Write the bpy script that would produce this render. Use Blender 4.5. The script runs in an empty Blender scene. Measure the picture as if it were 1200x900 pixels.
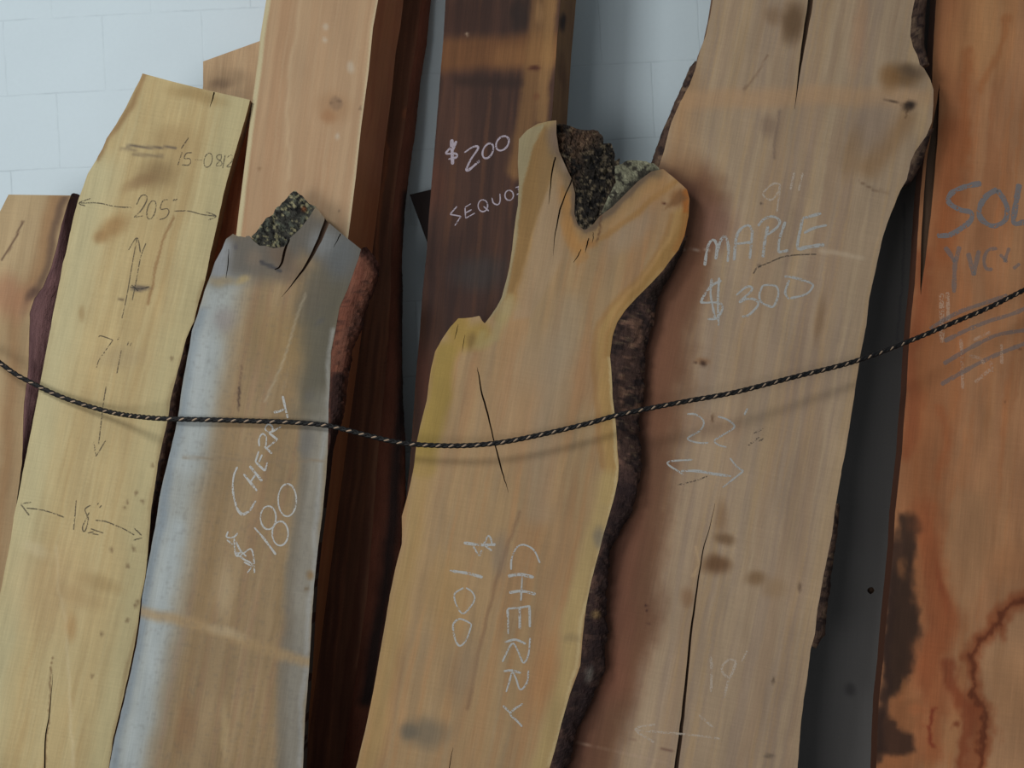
import bpy, math, random
import numpy as np
from mathutils import Vector, Matrix
from mathutils.geometry import delaunay_2d_cdt

random.seed(7)
S = bpy.context.scene
COL = S.collection

# ------------------------------------------------------------------ camera, world, lights
F = 1178.0
CAM = np.array([0.0, -4.0, 1.65])
ROLL = math.radians(-3.0)
R3 = Matrix.Rotation(math.radians(90), 3, 'X') @ Matrix.Rotation(ROLL, 3, 'Z')
RM = np.array(R3)
cd = bpy.data.cameras.new('camera')
cd.sensor_width = 36.0
cd.lens = F / 1200.0 * 36.0
cd.clip_start = 0.05
cam = bpy.data.objects.new('camera', cd)
cam.location = CAM
cam.rotation_euler = R3.to_euler()
COL.objects.link(cam)
S.camera = cam

S.view_settings.view_transform = 'Standard'
S.view_settings.look = 'None'
S.view_settings.gamma = 1.0
S.view_settings.use_curve_mapping = False
S.view_settings.exposure = 0.0

w = bpy.data.worlds.new('world')
S.world = w
w.use_nodes = True
bg = w.node_tree.nodes['Background']
bg.inputs[0].default_value = (0.80, 0.92, 1.0, 1)
bg.inputs[1].default_value = 0.20

def area(name, loc, target, sx, sy, power, color):
    l = bpy.data.lights.new(name, 'AREA')
    l.shape = 'RECTANGLE'; l.size = sx; l.size_y = sy
    l.energy = power; l.color = color
    o = bpy.data.objects.new(name, l)
    o.location = loc
    o.rotation_euler = (Vector(target) - Vector(loc)).to_track_quat('-Z', 'Y').to_euler()
    COL.objects.link(o)
    return o
# high daylight opening to the left of the photographer
area('daylight_opening', (-2.5, -4.0, 4.3), (-0.3, -0.4, 1.6), 1.05, 0.9, 88.0, (0.93, 0.985, 1.0))
# added low fill on the same side, brightens the lower ends of the slabs
area('low_fill_light', (-2.6, -5.0, 1.05), (0.3, -0.4, 0.4), 2.6, 1.9, 92.0, (0.95, 0.985, 1.0))

# ------------------------------------------------------------------ small numeric helpers
def lin(c):
    c = np.asarray(c, float) / 255.0
    return np.where(c <= 0.04045, c / 12.92, ((c + 0.055) / 1.055) ** 2.4)

def _hash(ix, iy, seed):
    h = (ix.astype(np.int64) * 374761393 + iy.astype(np.int64) * 668265263 + seed * 974711) & 0x7fffffff
    h = ((h ^ (h >> 13)) * 1274126177) & 0x7fffffff
    return ((h ^ (h >> 16)) & 0xffff) / 65535.0

def vnoise(x, y, seed=0):
    x = np.asarray(x, float); y = np.asarray(y, float)
    ix = np.floor(x); iy = np.floor(y)
    fx = x - ix; fy = y - iy
    fx = fx * fx * (3 - 2 * fx); fy = fy * fy * (3 - 2 * fy)
    a = _hash(ix, iy, seed); b = _hash(ix + 1, iy, seed)
    c = _hash(ix, iy + 1, seed); d = _hash(ix + 1, iy + 1, seed)
    return (a * (1 - fx) + b * fx) * (1 - fy) + (c * (1 - fx) + d * fx) * fy

def fbm(x, y, seed=0, oct=4):
    s = 0.0; a = 0.5; t = 0.0
    for k in range(oct):
        s = s + a * vnoise(x, y, seed + k * 17); t += a
        x = np.asarray(x) * 2.03 + 5.1; y = np.asarray(y) * 2.03 + 3.7; a *= 0.5
    return s / t

def area2(p):
    x, y = p[:, 0], p[:, 1]
    return float((x * np.roll(y, -1) - np.roll(x, -1) * y).sum())

def sstep(a, b, x):
    t = np.clip((x - a) / (b - a), 0, 1)
    return t * t * (3 - 2 * t)

def seg_dist(px, py, pts):
    best = np.full(np.shape(px), 1e9)
    for (x0, y0), (x1, y1) in zip(pts[:-1], pts[1:]):
        dx, dy = x1 - x0, y1 - y0
        L = dx * dx + dy * dy + 1e-12
        t = np.clip(((px - x0) * dx + (py - y0) * dy) / L, 0, 1)
        best = np.minimum(best, np.hypot(px - x0 - t * dx, py - y0 - t * dy))
    return best

def resample(pts, step):
    pts = np.asarray(pts, float)
    d = np.r_[0, np.cumsum(np.linalg.norm(np.diff(pts, axis=0), axis=1))]
    n = max(2, int(d[-1] / step) + 1)
    t = np.linspace(0, d[-1], n)
    return np.stack([np.interp(t, d, pts[:, k]) for k in range(pts.shape[1])], 1)

def smooth_poly(pts, n=6):
    """Catmull-Rom through the points"""
    p = np.asarray(pts, float)
    if len(p) < 3:
        return p
    q = np.vstack([2 * p[0] - p[1], p, 2 * p[-1] - p[-2]])
    out = []
    for i in range(1, len(q) - 2):
        for k in range(n):
            t = k / n
            out.append(0.5 * ((2 * q[i]) + (-q[i - 1] + q[i + 1]) * t + (2 * q[i - 1] - 5 * q[i] + 4 * q[i + 1] - q[i + 2]) * t * t
                              + (-q[i - 1] + 3 * q[i] - 3 * q[i + 1] + q[i + 2]) * t ** 3))
    out.append(p[-1])
    return np.array(out)

# ------------------------------------------------------------------ camera rays and leaning planes
def rays(px):
    px = np.atleast_2d(np.asarray(px, float))
    d = np.stack([(px[:, 0] - 600) / F, (450 - px[:, 1]) / F, -np.ones(len(px))], 1)
    return d @ RM.T

def project(P):
    q = (np.atleast_2d(P) - CAM) @ RM
    return np.stack([600 + F * q[:, 0] / -q[:, 2], 450 - F * q[:, 1] / -q[:, 2]], 1)

LEAN = math.radians(6.0)
def world_at(px, d):
    """point on the leaning layer that stands d in front of the wall at 3.2 m"""
    n = np.array([0, -math.cos(LEAN), math.sin(LEAN)])
    O = np.array([0, -d, 3.2])
    r = rays(px)
    t = ((O - CAM) @ n) / (r @ n)
    return CAM + r * t[:, None]

class Plane:
    def __init__(s, d, ref, bottom, top, yaw=0.0):
        a = -math.radians(yaw)
        n = np.array([0, -math.cos(LEAN), math.sin(LEAN)])
        s.n = np.array([n[0] * math.cos(a) - n[1] * math.sin(a), n[0] * math.sin(a) + n[1] * math.cos(a), n[2]])
        s.O = world_at([ref], d)[0]
        b = s.hit([bottom])[0]; t = s.hit([top])[0]
        s.v = (t - b) / np.linalg.norm(t - b)
        s.u = np.cross(s.v, s.n)
        # origin at the foot
        s.O = b + s.v * (-b[2] / s.v[2])
        s.M = Matrix(((s.u[0], s.v[0], s.n[0], s.O[0]), (s.u[1], s.v[1], s.n[1], s.O[1]),
                      (s.u[2], s.v[2], s.n[2], s.O[2]), (0, 0, 0, 1)))
    def hit(s, px, wofs=0.0):
        r = rays(px)
        t = ((s.O + s.n * wofs - CAM) @ s.n) / (r @ s.n)
        return CAM + r * t[:, None]
    def uv(s, px, wofs=0.0):
        q = s.hit(px, wofs) - s.O
        return np.stack([q @ s.u, q @ s.v], 1)
    def world(s, L):
        L = np.atleast_2d(L)
        return s.O + L[:, :1] * s.u + L[:, 1:2] * s.v + L[:, 2:3] * s.n
    def px(s, L):
        return project(s.world(L))
    def floor_drop(s, uv, direction, zmin):
        """follow direction from uv down to height zmin"""
        d = np.asarray(direction, float); d = d / np.linalg.norm(d)
        z = s.O[2] + uv[0] * s.u[2] + uv[1] * s.v[2]
        dz = d[0] * s.u[2] + d[1] * s.v[2]
        return np.asarray(uv) + d * ((zmin - z) / dz)

# ------------------------------------------------------------------ pigments of the wood (surface colours, with some shade painted in)
class Paint:
    def __init__(s, base, E=(1, 1, 1), amp=0.06, warp=5.0, seed=1, hf=1.5):
        s.base = np.array(base, float); s.E = np.array(E, float); s.L = []
        s.amp = amp; s.warp = warp; s.seed = seed; s.hf = hf
    def blob(s, cx, cy, rx, ry, col, a=1.0, ang=0.0, soft=1.0):
        s.L.append(('blob', cx, cy, rx, ry, col, a, math.radians(ang), soft)); return s
    def band(s, pts, width, col, a=1.0, soft=0.6, warp=1.0):
        s.L.append(('band', pts, width, col, a, soft, warp)); return s
    def streak(s, col, a, su, sv, lo=0.5, hi=0.75, slope=0.0):
        """long streaks along the grain; su, sv in pixels; slope = dx/dy of the grain"""
        s.L.append(('streak', col, a * .65, su, sv, lo, hi, slope)); return s
    def poly(s, pts, col, a=1.0, soft=2.0, warp=1.0):
        s.L.append(('poly', pts, col, a, soft, warp)); return s
    def fleck(s, col, a, size, lo, hi):
        s.L.append(('fleck', col, a, size, lo, hi)); return s
    def __call__(s, px, py):
        n = len(px)
        C = np.tile(s.base, (n, 1))
        wx = (fbm(px / 37, py / 61, s.seed, 3) - .5) * 2 * s.warp
        wy = (fbm(px / 37, py / 61, s.seed + 50, 3) - .5) * 2 * s.warp
        wx = wx + (fbm(px / 8, py / 11, s.seed + 70, 3) - .5) * 2 * s.hf
        wy = wy + (fbm(px / 8, py / 11, s.seed + 80, 3) - .5) * 2 * s.hf
        for i, l in enumerate(s.L):
            sd = s.seed * 31 + i * 7
            if l[0] == 'blob':
                _, cx, cy, rx, ry, col, a, ang, soft = l
                dx = px + wx - cx; dy = py + wy - cy
                X = (dx * math.cos(ang) + dy * math.sin(ang)) / rx
                Y = (-dx * math.sin(ang) + dy * math.cos(ang)) / ry
                r = np.hypot(X, Y)
                m = 1 - sstep(1 - soft * .75, 1 + soft * .25, r)
            elif l[0] == 'band':
                _, pts, width, col, a, soft, wp = l
                dd = seg_dist(px + wx * wp, py + wy * wp * .5, pts)
                m = 1 - sstep(width * .5 * (1 - soft), width * .5 * (1 + soft), dd)
            elif l[0] == 'poly':
                _, pts, col, a, soft, wp = l
                X = px + wx * wp; Y = py + wy * wp * .7
                ins = np.zeros(n, bool)
                for (x0, y0), (x1, y1) in zip(pts, pts[1:] + pts[:1]):
                    if y0 != y1:
                        ins ^= ((y0 > Y) != (y1 > Y)) & (X < (x1 - x0) * (Y - y0) / (y1 - y0) + x0)
                dd = seg_dist(X, Y, pts + pts[:1])
                m = sstep(-soft, soft, np.where(ins, dd, -dd))
            elif l[0] == 'streak':
                _, col, a, su, sv, lo, hi, sl = l
                m = sstep(lo, hi, fbm((px - sl * py + wx * .6) / su, py / sv, sd, 4))
            else:
                _, col, a, size, lo, hi = l
                m = sstep(lo, hi, fbm(px / size, py / size, sd, 3))
            m = (m * a)[:, None]
            C = C * (1 - m) + np.array(col, float) * m
        k = 1 + s.amp * 2 * (fbm(px / 25, py / 70, s.seed + 90, 4) - .5)
        return np.clip(lin(np.clip(C * k[:, None], 0, 255)) / s.E, 0, 0.95)

# ------------------------------------------------------------------ materials
def new_mat(name):
    m = bpy.data.materials.new(name); m.use_nodes = True
    nt = m.node_tree
    b = nt.nodes['Principled BSDF']
    return m, nt, b

def N(nt, t, **kw):
    n = nt.nodes.new(t)
    for k, v in kw.items():
        setattr(n, k, v)
    return n

def noise(nt, coord, scale3, scale=1.0, detail=4, rough=0.6, dist=0.0):
    mp = N(nt, 'ShaderNodeMapping'); mp.inputs['Scale'].default_value = scale3
    nt.links.new(coord, mp.inputs['Vector'])
    t = N(nt, 'ShaderNodeTexNoise')
    t.inputs['Scale'].default_value = scale; t.inputs['Detail'].default_value = detail
    t.inputs['Roughness'].default_value = rough; t.inputs['Distortion'].default_value = dist
    nt.links.new(mp.outputs[0], t.inputs['Vector'])
    return t.outputs[0]

def mth(nt, op, a, b=None, c=None):
    n = N(nt, 'ShaderNodeMath', operation=op)
    for i, v in enumerate((a, b, c)):
        if v is None: continue
        if isinstance(v, (int, float)): n.inputs[i].default_value = v
        else: nt.links.new(v, n.inputs[i])
    return n.outputs[0]

def wood_mat(name, grain=0.28, fine=0.2, saw=0.08, rough=0.72, bump=0.25, gscale=42.0, spec=0.25):
    m, nt, b = new_mat(name)
    at = N(nt, 'ShaderNodeAttribute', attribute_name='Col')
    co = N(nt, 'ShaderNodeTexCoord').outputs['Object']
    n1 = noise(nt, co, (gscale, 1.6, gscale), 1.0, 5, 0.62, 0.25)
    n2 = noise(nt, co, (gscale * 5, 6, gscale * 5), 1.0, 3, 0.6)
    n3 = noise(nt, co, (4, 170, 4), 1.0, 2, 0.5)
    n4 = noise(nt, co, (150, 150, 150), 1.0, 2, 0.6)
    f = mth(nt, 'MULTIPLY_ADD', mth(nt, 'SUBTRACT', n1, 0.5), grain * 2, 1.0)
    f = mth(nt, 'MULTIPLY_ADD', mth(nt, 'SUBTRACT', n2, 0.5), fine * 2, f)
    f = mth(nt, 'MULTIPLY_ADD', mth(nt, 'SUBTRACT', n3, 0.5), saw * 2, f)
    f = mth(nt, 'MULTIPLY_ADD', mth(nt, 'SUBTRACT', n4, 0.5), 0.12, f)
    vm = N(nt, 'ShaderNodeVectorMath', operation='SCALE')
    nt.links.new(at.outputs['Color'], vm.inputs[0]); nt.links.new(f, vm.inputs['Scale'])
    nt.links.new(vm.outputs[0], b.inputs['Base Color'])
    b.inputs['Roughness'].default_value = rough
    b.inputs['Specular IOR Level'].default_value = spec
    h = mth(nt, 'ADD', mth(nt, 'MULTIPLY', n2, 0.5), mth(nt, 'ADD', mth(nt, 'MULTIPLY', n1, 0.6), mth(nt, 'MULTIPLY', n3, 0.5)))
    bp = N(nt, 'ShaderNodeBump'); bp.inputs['Strength'].default_value = bump; bp.inputs['Distance'].default_value = 0.0015
    nt.links.new(h, bp.inputs['Height']); nt.links.new(bp.outputs[0], b.inputs['Normal'])
    return m

def bark_mat(name, contrast=0.9, scale=90, stretch=0.35, rough=0.9):
    m, nt, b = new_mat(name)
    at = N(nt, 'ShaderNodeAttribute', attribute_name='Col')
    co = N(nt, 'ShaderNodeTexCoord').outputs['Object']
    n1 = noise(nt, co, (scale, scale * stretch, scale), 1.0, 6, 0.7, 0.4)
    n2 = noise(nt, co, (scale * 3, scale * 3, scale * 3), 1.0, 3, 0.6)
    f = mth(nt, 'MULTIPLY_ADD', mth(nt, 'SUBTRACT', n1, 0.5), contrast * 2, 1.0)
    f = mth(nt, 'MAXIMUM', mth(nt, 'MULTIPLY_ADD', mth(nt, 'SUBTRACT', n2, 0.5), contrast, f), 0.15)
    vm = N(nt, 'ShaderNodeVectorMath', operation='SCALE')
    nt.links.new(at.outputs['Color'], vm.inputs[0]); nt.links.new(f, vm.inputs['Scale'])
    nt.links.new(vm.outputs[0], b.inputs['Base Color'])
    b.inputs['Roughness'].default_value = rough
    b.inputs['Specular IOR Level'].default_value = 0.15
    bp = N(nt, 'ShaderNodeBump'); bp.inputs['Strength'].default_value = 0.9; bp.inputs['Distance'].default_value = 0.006
    nt.links.new(mth(nt, 'ADD', n1, mth(nt, 'MULTIPLY', n2, 0.35)), bp.inputs['Height'])
    nt.links.new(bp.outputs[0], b.inputs['Normal'])
    return m

def chalk_mat(name, col, cover=0.5, scale=240.0, strength=0.9):
    """dry mark: grains of pigment with the wood showing between them"""
    m, nt, b = new_mat(name)
    m.surface_render_method = 'DITHERED'
    b.inputs['Base Color'].default_value = (*lin(col), 1)
    b.inputs['Roughness'].default_value = 0.95
    b.inputs['Specular IOR Level'].default_value = 0.05
    co = N(nt, 'ShaderNodeTexCoord').outputs['Object']
    n1 = noise(nt, co, (scale, scale * .8, scale), 1.0, 2, 0.6)
    n2 = noise(nt, co, (30, 30, 30), 1.0, 2, 0.5)
    s = mth(nt, 'ADD', n1, mth(nt, 'MULTIPLY', mth(nt, 'SUBTRACT', n2, 0.5), 0.5))
    mr = N(nt, 'ShaderNodeMapRange')
    mr.inputs['From Min'].default_value = 0.62 - cover * .35
    mr.inputs['From Max'].default_value = 0.72 - cover * .35
    mr.inputs['To Max'].default_value = strength
    nt.links.new(s, mr.inputs['Value'])
    nt.links.new(mr.outputs[0], b.inputs['Alpha'])
    return m

# ------------------------------------------------------------------ object helpers
def link_mesh(name, V, Fc, C=None, mat=None, parent=None, smooth=False, M=None):
    me = bpy.data.meshes.new(name)
    me.from_pydata([tuple(map(float, v)) for v in V], [], [tuple(map(int, f)) for f in Fc])
    if C is not None:
        a = me.color_attributes.new('Col', 'FLOAT_COLOR', 'POINT')
        buf = np.ones((len(V), 4), np.float32); buf[:, :3] = C
        a.data.foreach_set('color', buf.ravel())
    if smooth:
        me.polygons.foreach_set('use_smooth', [True] * len(me.polygons))
    me.update()
    o = bpy.data.objects.new(name, me)
    if mat: me.materials.append(mat)
    if parent is not None: o.parent = parent
    elif M is not None: o.matrix_world = M
    COL.objects.link(o)
    return o

def thing(name, label, cat, M, group=None):
    o = bpy.data.objects.new(name, None)
    o.empty_display_size = 0.1
    o.matrix_world = M
    o['label'] = label; o['category'] = cat; o['kind'] = 'thing'
    if group: o['group'] = group
    COL.objects.link(o)
    return o

def crack_poly(pts):
    """(x, y, width) centre line -> closed polygon in pixels"""
    p = np.asarray(pts, float)
    q = smooth_poly(p[:, :3], 4)
    c = q[:, :2]; wd = np.maximum(q[:, 2], 0.25)
    jit = (vnoise(np.arange(len(c)) * .9, np.zeros(len(c)), 3) - .5) * 0.8
    t = np.gradient(c, axis=0); t /= np.linalg.norm(t, axis=1)[:, None] + 1e-9
    nrm = np.stack([-t[:, 1], t[:, 0]], 1)
    c = c + nrm * jit[:, None]
    a = c + nrm * wd[:, None] / 2; b = c - nrm * wd[:, None] / 2
    return np.vstack([a, b[::-1]])

def slab_board(name, pl, Lc, Rc, top, t, paint, side, mat, parent, cracks=(), jitter=(0.0, 0.0), step=0.007, ext_back=None, depth=0.016, label=None):
    """sawn board: traced face with real thickness, splits cut into it, foot on the floor"""
    zf = t * math.sin(LEAN) + 0.003
    Luv = pl.uv(Lc); Ruv = pl.uv(Rc)
    Luv = np.vstack([Luv, pl.floor_drop(Luv[-1], Luv[-1] - Luv[-2], zf)])
    Ruv = np.vstack([Ruv, pl.floor_drop(Ruv[-1], Ruv[-1] - Ruv[-2], zf)])
    Ld = resample(Luv, 0.005); Rd = resample(Ruv, 0.005)
    for D, j, sd in ((Ld, jitter[0], 11), (Rd, jitter[1], 23)):
        if j:
            a = np.arange(len(D))
            off = (fbm(a / 6.0, a * 0 + pl.O[0] * 9, sd, 4) - .5) * 2 * j
            off[:2] = 0; off[-2:] = 0
            D[:, 0] += off
    chain = [Ld[::-1]]
    if len(top):
        chain.append(resample(np.vstack([Ld[0], pl.uv(top), Rd[0]]), 0.005)[1:-1])
    chain.append(Rd)
    foot = resample(np.vstack([Rd[-1], Ld[-1]]), 0.02)[1:-1]
    poly = np.vstack(chain + [foot])
    n0 = len(poly)
    faces = [list(range(n0))[::-1]]
    pts = [poly]
    cnt = n0
    for cr in cracks:
        q = pl.uv(crack_poly(cr))
        if area2(q) < 0: q = q[::-1]
        pts.append(q); faces.append(list(range(cnt, cnt + len(q)))); cnt += len(q)
    # interior points
    mn = poly.min(0); mx = poly.max(0)
    gu, gv = np.meshgrid(np.arange(mn[0], mx[0], step), np.arange(mn[1], mx[1], step * 1.15))
    gu = gu + (np.arange(gu.shape[0]) % 2)[:, None] * step * .5
    g = np.stack([gu.ravel(), gv.ravel()], 1)
    inside = np.zeros(len(g), bool)
    x0, y0 = poly[:, 0], poly[:, 1]; x1, y1 = np.roll(x0, -1), np.roll(y0, -1)
    for a0, b0, a1, b1 in zip(x0, y0, x1, y1):
        if b0 == b1: continue
        c = ((b0 > g[:, 1]) != (b1 > g[:, 1]))
        inside ^= c & (g[:, 0] < (a1 - a0) * (g[:, 1] - b0) / (b1 - b0) + a0)
    g = g[inside]
    pts.append(g)
    allp = np.vstack(pts)
    res = delaunay_2d_cdt([Vector(p) for p in allp], [], faces, 1, 1e-6, True)
    V2 = np.array([(p[0], p[1]) for p in res[0]])
    solid, hole = [], []
    for tri, ids in zip(res[2], res[5]):
        if 0 not in ids: continue
        for k in range(1, len(tri) - 1):
            (hole if len(ids) > 1 else solid).append((tri[0], tri[k], tri[k + 1]))
    V = []; C = []; Fc = []
    def add(uvw, col):
        b = len(V); V.extend(uvw); C.extend(col); return b
    front3 = np.c_[V2, np.zeros(len(V2))]
    P = pl.px(front3)
    fcol = paint(P[:, 0], P[:, 1])
    add(front3, fcol)
    Fc.extend(solid)
    edges = {}
    for tri in solid:
        for a, b in ((tri[0], tri[1]), (tri[1], tri[2]), (tri[2], tri[0])):
            edges[(a, b)] = 1
    bnd = [e for e in edges if (e[1], e[0]) not in edges]
    hv = set(); hed = set()
    for tri in hole:
        hv.update(tri)
        for a, b in ((tri[0], tri[1]), (tri[1], tri[2]), (tri[2], tri[0])):
            hed.add((a, b))
    crackcol = lin((84, 62, 46))
    if hole:
        hv = sorted(hv)
        idx = {v: i for i, v in enumerate(hv)}
        b0 = add(np.c_[V2[hv], np.full(len(hv), -depth)], np.tile(crackcol, (len(hv), 1)))
        Fc.extend([tuple(b0 + idx[v] for v in tri) for tri in hole])
    inner = [e for e in bnd if (e[1], e[0]) in hed]
    outer = [e for e in bnd if (e[1], e[0]) not in hed]
    if inner:
        vs = sorted({v for e in inner for v in e}); idx = {v: i for i, v in enumerate(vs)}
        a0 = add(np.c_[V2[vs], np.zeros(len(vs))], np.tile(crackcol * 1.3, (len(vs), 1)))
        a1 = add(np.c_[V2[vs], np.full(len(vs), -depth)], np.tile(crackcol, (len(vs), 1)))
        for a, b in inner:
            Fc.append((a0 + idx[a], a1 + idx[a], a1 + idx[b], a0 + idx[b]))
    vs = sorted({v for e in outer for v in e}); idx = {v: i for i, v in enumerate(vs)}
    base = V2[vs]
    back = base + (ext_back(base) if ext_back else 0)
    rows = max(2, int(t / 0.018))
    prev = None
    for r in range(rows + 1):
        s = r / rows
        U = base + (back - base) * s
        L3 = np.c_[U, np.full(len(U), -t * s)]
        q = pl.px(L3)
        cc = side(q[:, 0], q[:, 1]) if callable(side) else np.tile(lin(side), (len(U), 1))
        cur = add(L3, cc)
        if prev is not None:
            for a, b in outer:
                Fc.append((prev + idx[a], cur + idx[a], cur + idx[b], prev + idx[b]))
        prev = cur
    # back face
    nxt = dict(outer)
    loop = [outer[0][0]]
    while True:
        k = nxt.get(loop[-1])
        if k is None or k == loop[0] or len(loop) > len(outer) + 2: break
        loop.append(k)
    lb = np.array([back[idx[v]] for v in loop])
    rb = delaunay_2d_cdt([Vector(p) for p in lb], [], [list(range(len(lb)))], 1, 1e-6, True)
    bb = np.array([(p[0], p[1]) for p in rb[0]])
    cc = np.tile(lin((120, 90, 65)), (len(bb), 1))
    b0 = add(np.c_[bb, np.full(len(bb), -t)], cc)
    Fc.extend([tuple(b0 + v for v in f[::-1]) for f, ids in zip(rb[2], rb[5]) if ids])
    o = link_mesh(name, V, Fc, np.array(C), mat, parent)
    if label: o['label'] = label
    return o

def bark_edge(pl, inner_px, outer_px, t, paint, mat, parent, rough=0.004, seed=1, drop=False, w0=-0.001, name='bark', label=None, rows=9, nscale=28.0):
    """live edge: from the face edge the bark rolls outwards and back to thickness t"""
    A = pl.uv(inner_px, w0); B = pl.uv(outer_px, -t)
    if drop:
        zf = t * math.sin(LEAN) + 0.004
        A = np.vstack([A, pl.floor_drop(A[-1], A[-1] - A[-2], zf)])
        B = np.vstack([B, pl.floor_drop(B[-1], B[-1] - B[-2], zf)])
    n = max(8, int(np.linalg.norm(np.diff(B, axis=0), axis=1).sum() / 0.0045))
    def rs(p):
        d = np.r_[0, np.cumsum(np.linalg.norm(np.diff(p, axis=0), axis=1))]
        t_ = np.linspace(0, d[-1], n)
        return np.stack([np.interp(t_, d, p[:, k]) for k in (0, 1)], 1)
    A = rs(A); B = rs(B)
    V = []; C = []; Fc = []
    sarr = np.linspace(0, 1, rows)
    ring = []
    for i, s in enumerate(sarr):
        e = math.sin(s * math.pi / 2); cw = 1 - math.cos(s * math.pi / 2)
        U = A + (B - A) * e
        Wd = w0 + (-t - w0) * cw
        nz = (fbm(U[:, 0] * nscale * 2.2 + 3, U[:, 1] * nscale + s * 1.7, seed, 5) - .5) * 2
        ridge = np.abs(fbm(U[:, 0] * nscale + 9, U[:, 1] * nscale * 2.5 + s * 3, seed + 5, 3) - .5) * 2
        k = math.sin(min(1, s * 1.4 + .06) * math.pi * .5)
        out = (B - A); ln = np.linalg.norm(out, axis=1)[:, None] + 1e-6
        amp = rough * k * (nz + ridge * .9)
        U = U + out / ln * (amp * e)[:, None]
        L3 = np.c_[U, Wd + amp * (1 - s) * 0.8]
        q = pl.px(L3)
        ring.append(len(V)); V.extend(L3); C.extend(paint(q[:, 0], q[:, 1]))
    Lb = np.c_[A + (B - A) * 0.02, np.full(n, -t)]
    q = pl.px(Lb); ring.append(len(V)); V.extend(Lb); C.extend(paint(q[:, 0], q[:, 1]))
    m = len(ring)
    for r in range(m):
        a, b = ring[r], ring[(r + 1) % m]
        for i in range(n - 1):
            Fc.append((a + i, b + i, b + i + 1, a + i + 1))
    Fc.append(tuple(ring[r] for r in range(m))); Fc.append(tuple(ring[r] + n - 1 for r in range(m))[::-1])
    # face the outside
    v0, v1, v2 = (np.array(V[ring[4] + n // 2]), np.array(V[ring[5] + n // 2]), np.array(V[ring[5] + n // 2 + 1]))
    nn = np.cross(v1 - v0, v2 - v0)
    ref = np.r_[(B - A)[n // 2], 0.0] / (np.linalg.norm((B - A)[n // 2]) + 1e-9) + np.array([0, 0, 1.0])
    if nn @ ref < 0: Fc = [f[::-1] for f in Fc]
    o = link_mesh(name, V, Fc, np.array(C), mat, parent, smooth=False)
    if label: o['label'] = label
    return o

def bark_patch(pl, poly_px, w_in, w_out, dirpx, paint, mat, parent, rough=0.006, seed=3, name='bark', label=None, t=0.05, step=0.004):
    """bark-covered end: surface falling back from the face (w_in) to w_out along dirpx, closed at the back"""
    poly = resample(np.vstack([pl.uv(poly_px), pl.uv(poly_px[:1])]), 0.004)[:-1]
    if area2(poly) < 0: poly = poly[::-1]
    rag = (fbm(np.arange(len(poly)) / 3.0, np.zeros(len(poly)), seed + 9, 3) - .5) * 2 * 0.004
    ctr = poly.mean(0); dv = poly - ctr; dv /= np.linalg.norm(dv, axis=1)[:, None]
    poly = poly + dv * rag[:, None]
    mn = poly.min(0); mx = poly.max(0)
    gu, gv = np.meshgrid(np.arange(mn[0], mx[0], step), np.arange(mn[1], mx[1], step))
    g = np.stack([gu.ravel(), gv.ravel()], 1)
    inside = np.zeros(len(g), bool)
    x0, y0 = poly[:, 0], poly[:, 1]; x1, y1 = np.roll(x0, -1), np.roll(y0, -1)
    for a0, b0, a1, b1 in zip(x0, y0, x1, y1):
        if b0 == b1: continue
        c = ((b0 > g[:, 1]) != (b1 > g[:, 1]))
        inside ^= c & (g[:, 0] < (a1 - a0) * (g[:, 1] - b0) / (b1 - b0) + a0)
    allp = np.vstack([poly, g[inside]])
    n0 = len(poly)
    res = delaunay_2d_cdt([Vector(p) for p in allp], [], [list(range(n0))], 1, 1e-6, True)
    V2 = np.array([(p[0], p[1]) for p in res[0]])
    d = pl.uv([dirpx[1]])[0] - pl.uv([dirpx[0]])[0]
    L = np.linalg.norm(d); d = d / L
    s = np.clip(((V2 - pl.uv([dirpx[0]])[0]) @ d) / L, 0, 1)
    dist = seg_dist(V2[:, 0], V2[:, 1], np.vstack([poly, poly[:1]]))
    k = np.clip(dist / 0.008, 0, 1)
    W = w_in + (w_out - w_in) * s
    W = W + k * rough * ((fbm(V2[:, 0] * 60, V2[:, 1] * 60, seed, 5) - .5) * 2.6 + (fbm(V2[:, 0] * 190, V2[:, 1] * 190, seed + 4, 3) - .5) * 1.3)
    V = list(np.c_[V2, W]); q = pl.px(np.array(V)); C = list(paint(q[:, 0], q[:, 1]))
    Fc = [tuple(f) for f, ids in zip(res[2], res[5]) if ids]
    ed = {}
    for f in Fc:
        for a, b in zip(f, f[1:] + f[:1]): ed[(a, b)] = 1
    outer = [e for e in ed if (e[1], e[0]) not in ed]
    vs = sorted({v for e in outer for v in e}); idx = {v: i for i, v in enumerate(vs)}
    b0 = len(V)
    V.extend(np.c_[V2[vs], np.full(len(vs), -t)]); C.extend([C[v] for v in vs])
    for a, b in outer: Fc.append((a, b0 + idx[a], b0 + idx[b], b))
    nxt = dict(outer); loop = [outer[0][0]]
    while True:
        kx = nxt.get(loop[-1])
        if kx is None or kx == loop[0] or len(loop) > len(outer) + 2: break
        loop.append(kx)
    Fc.append(tuple(b0 + idx[v] for v in loop)[::-1])
    o = link_mesh(name, V, Fc, np.array(C), mat, parent)
    if label: o['label'] = label
    return o

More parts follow.
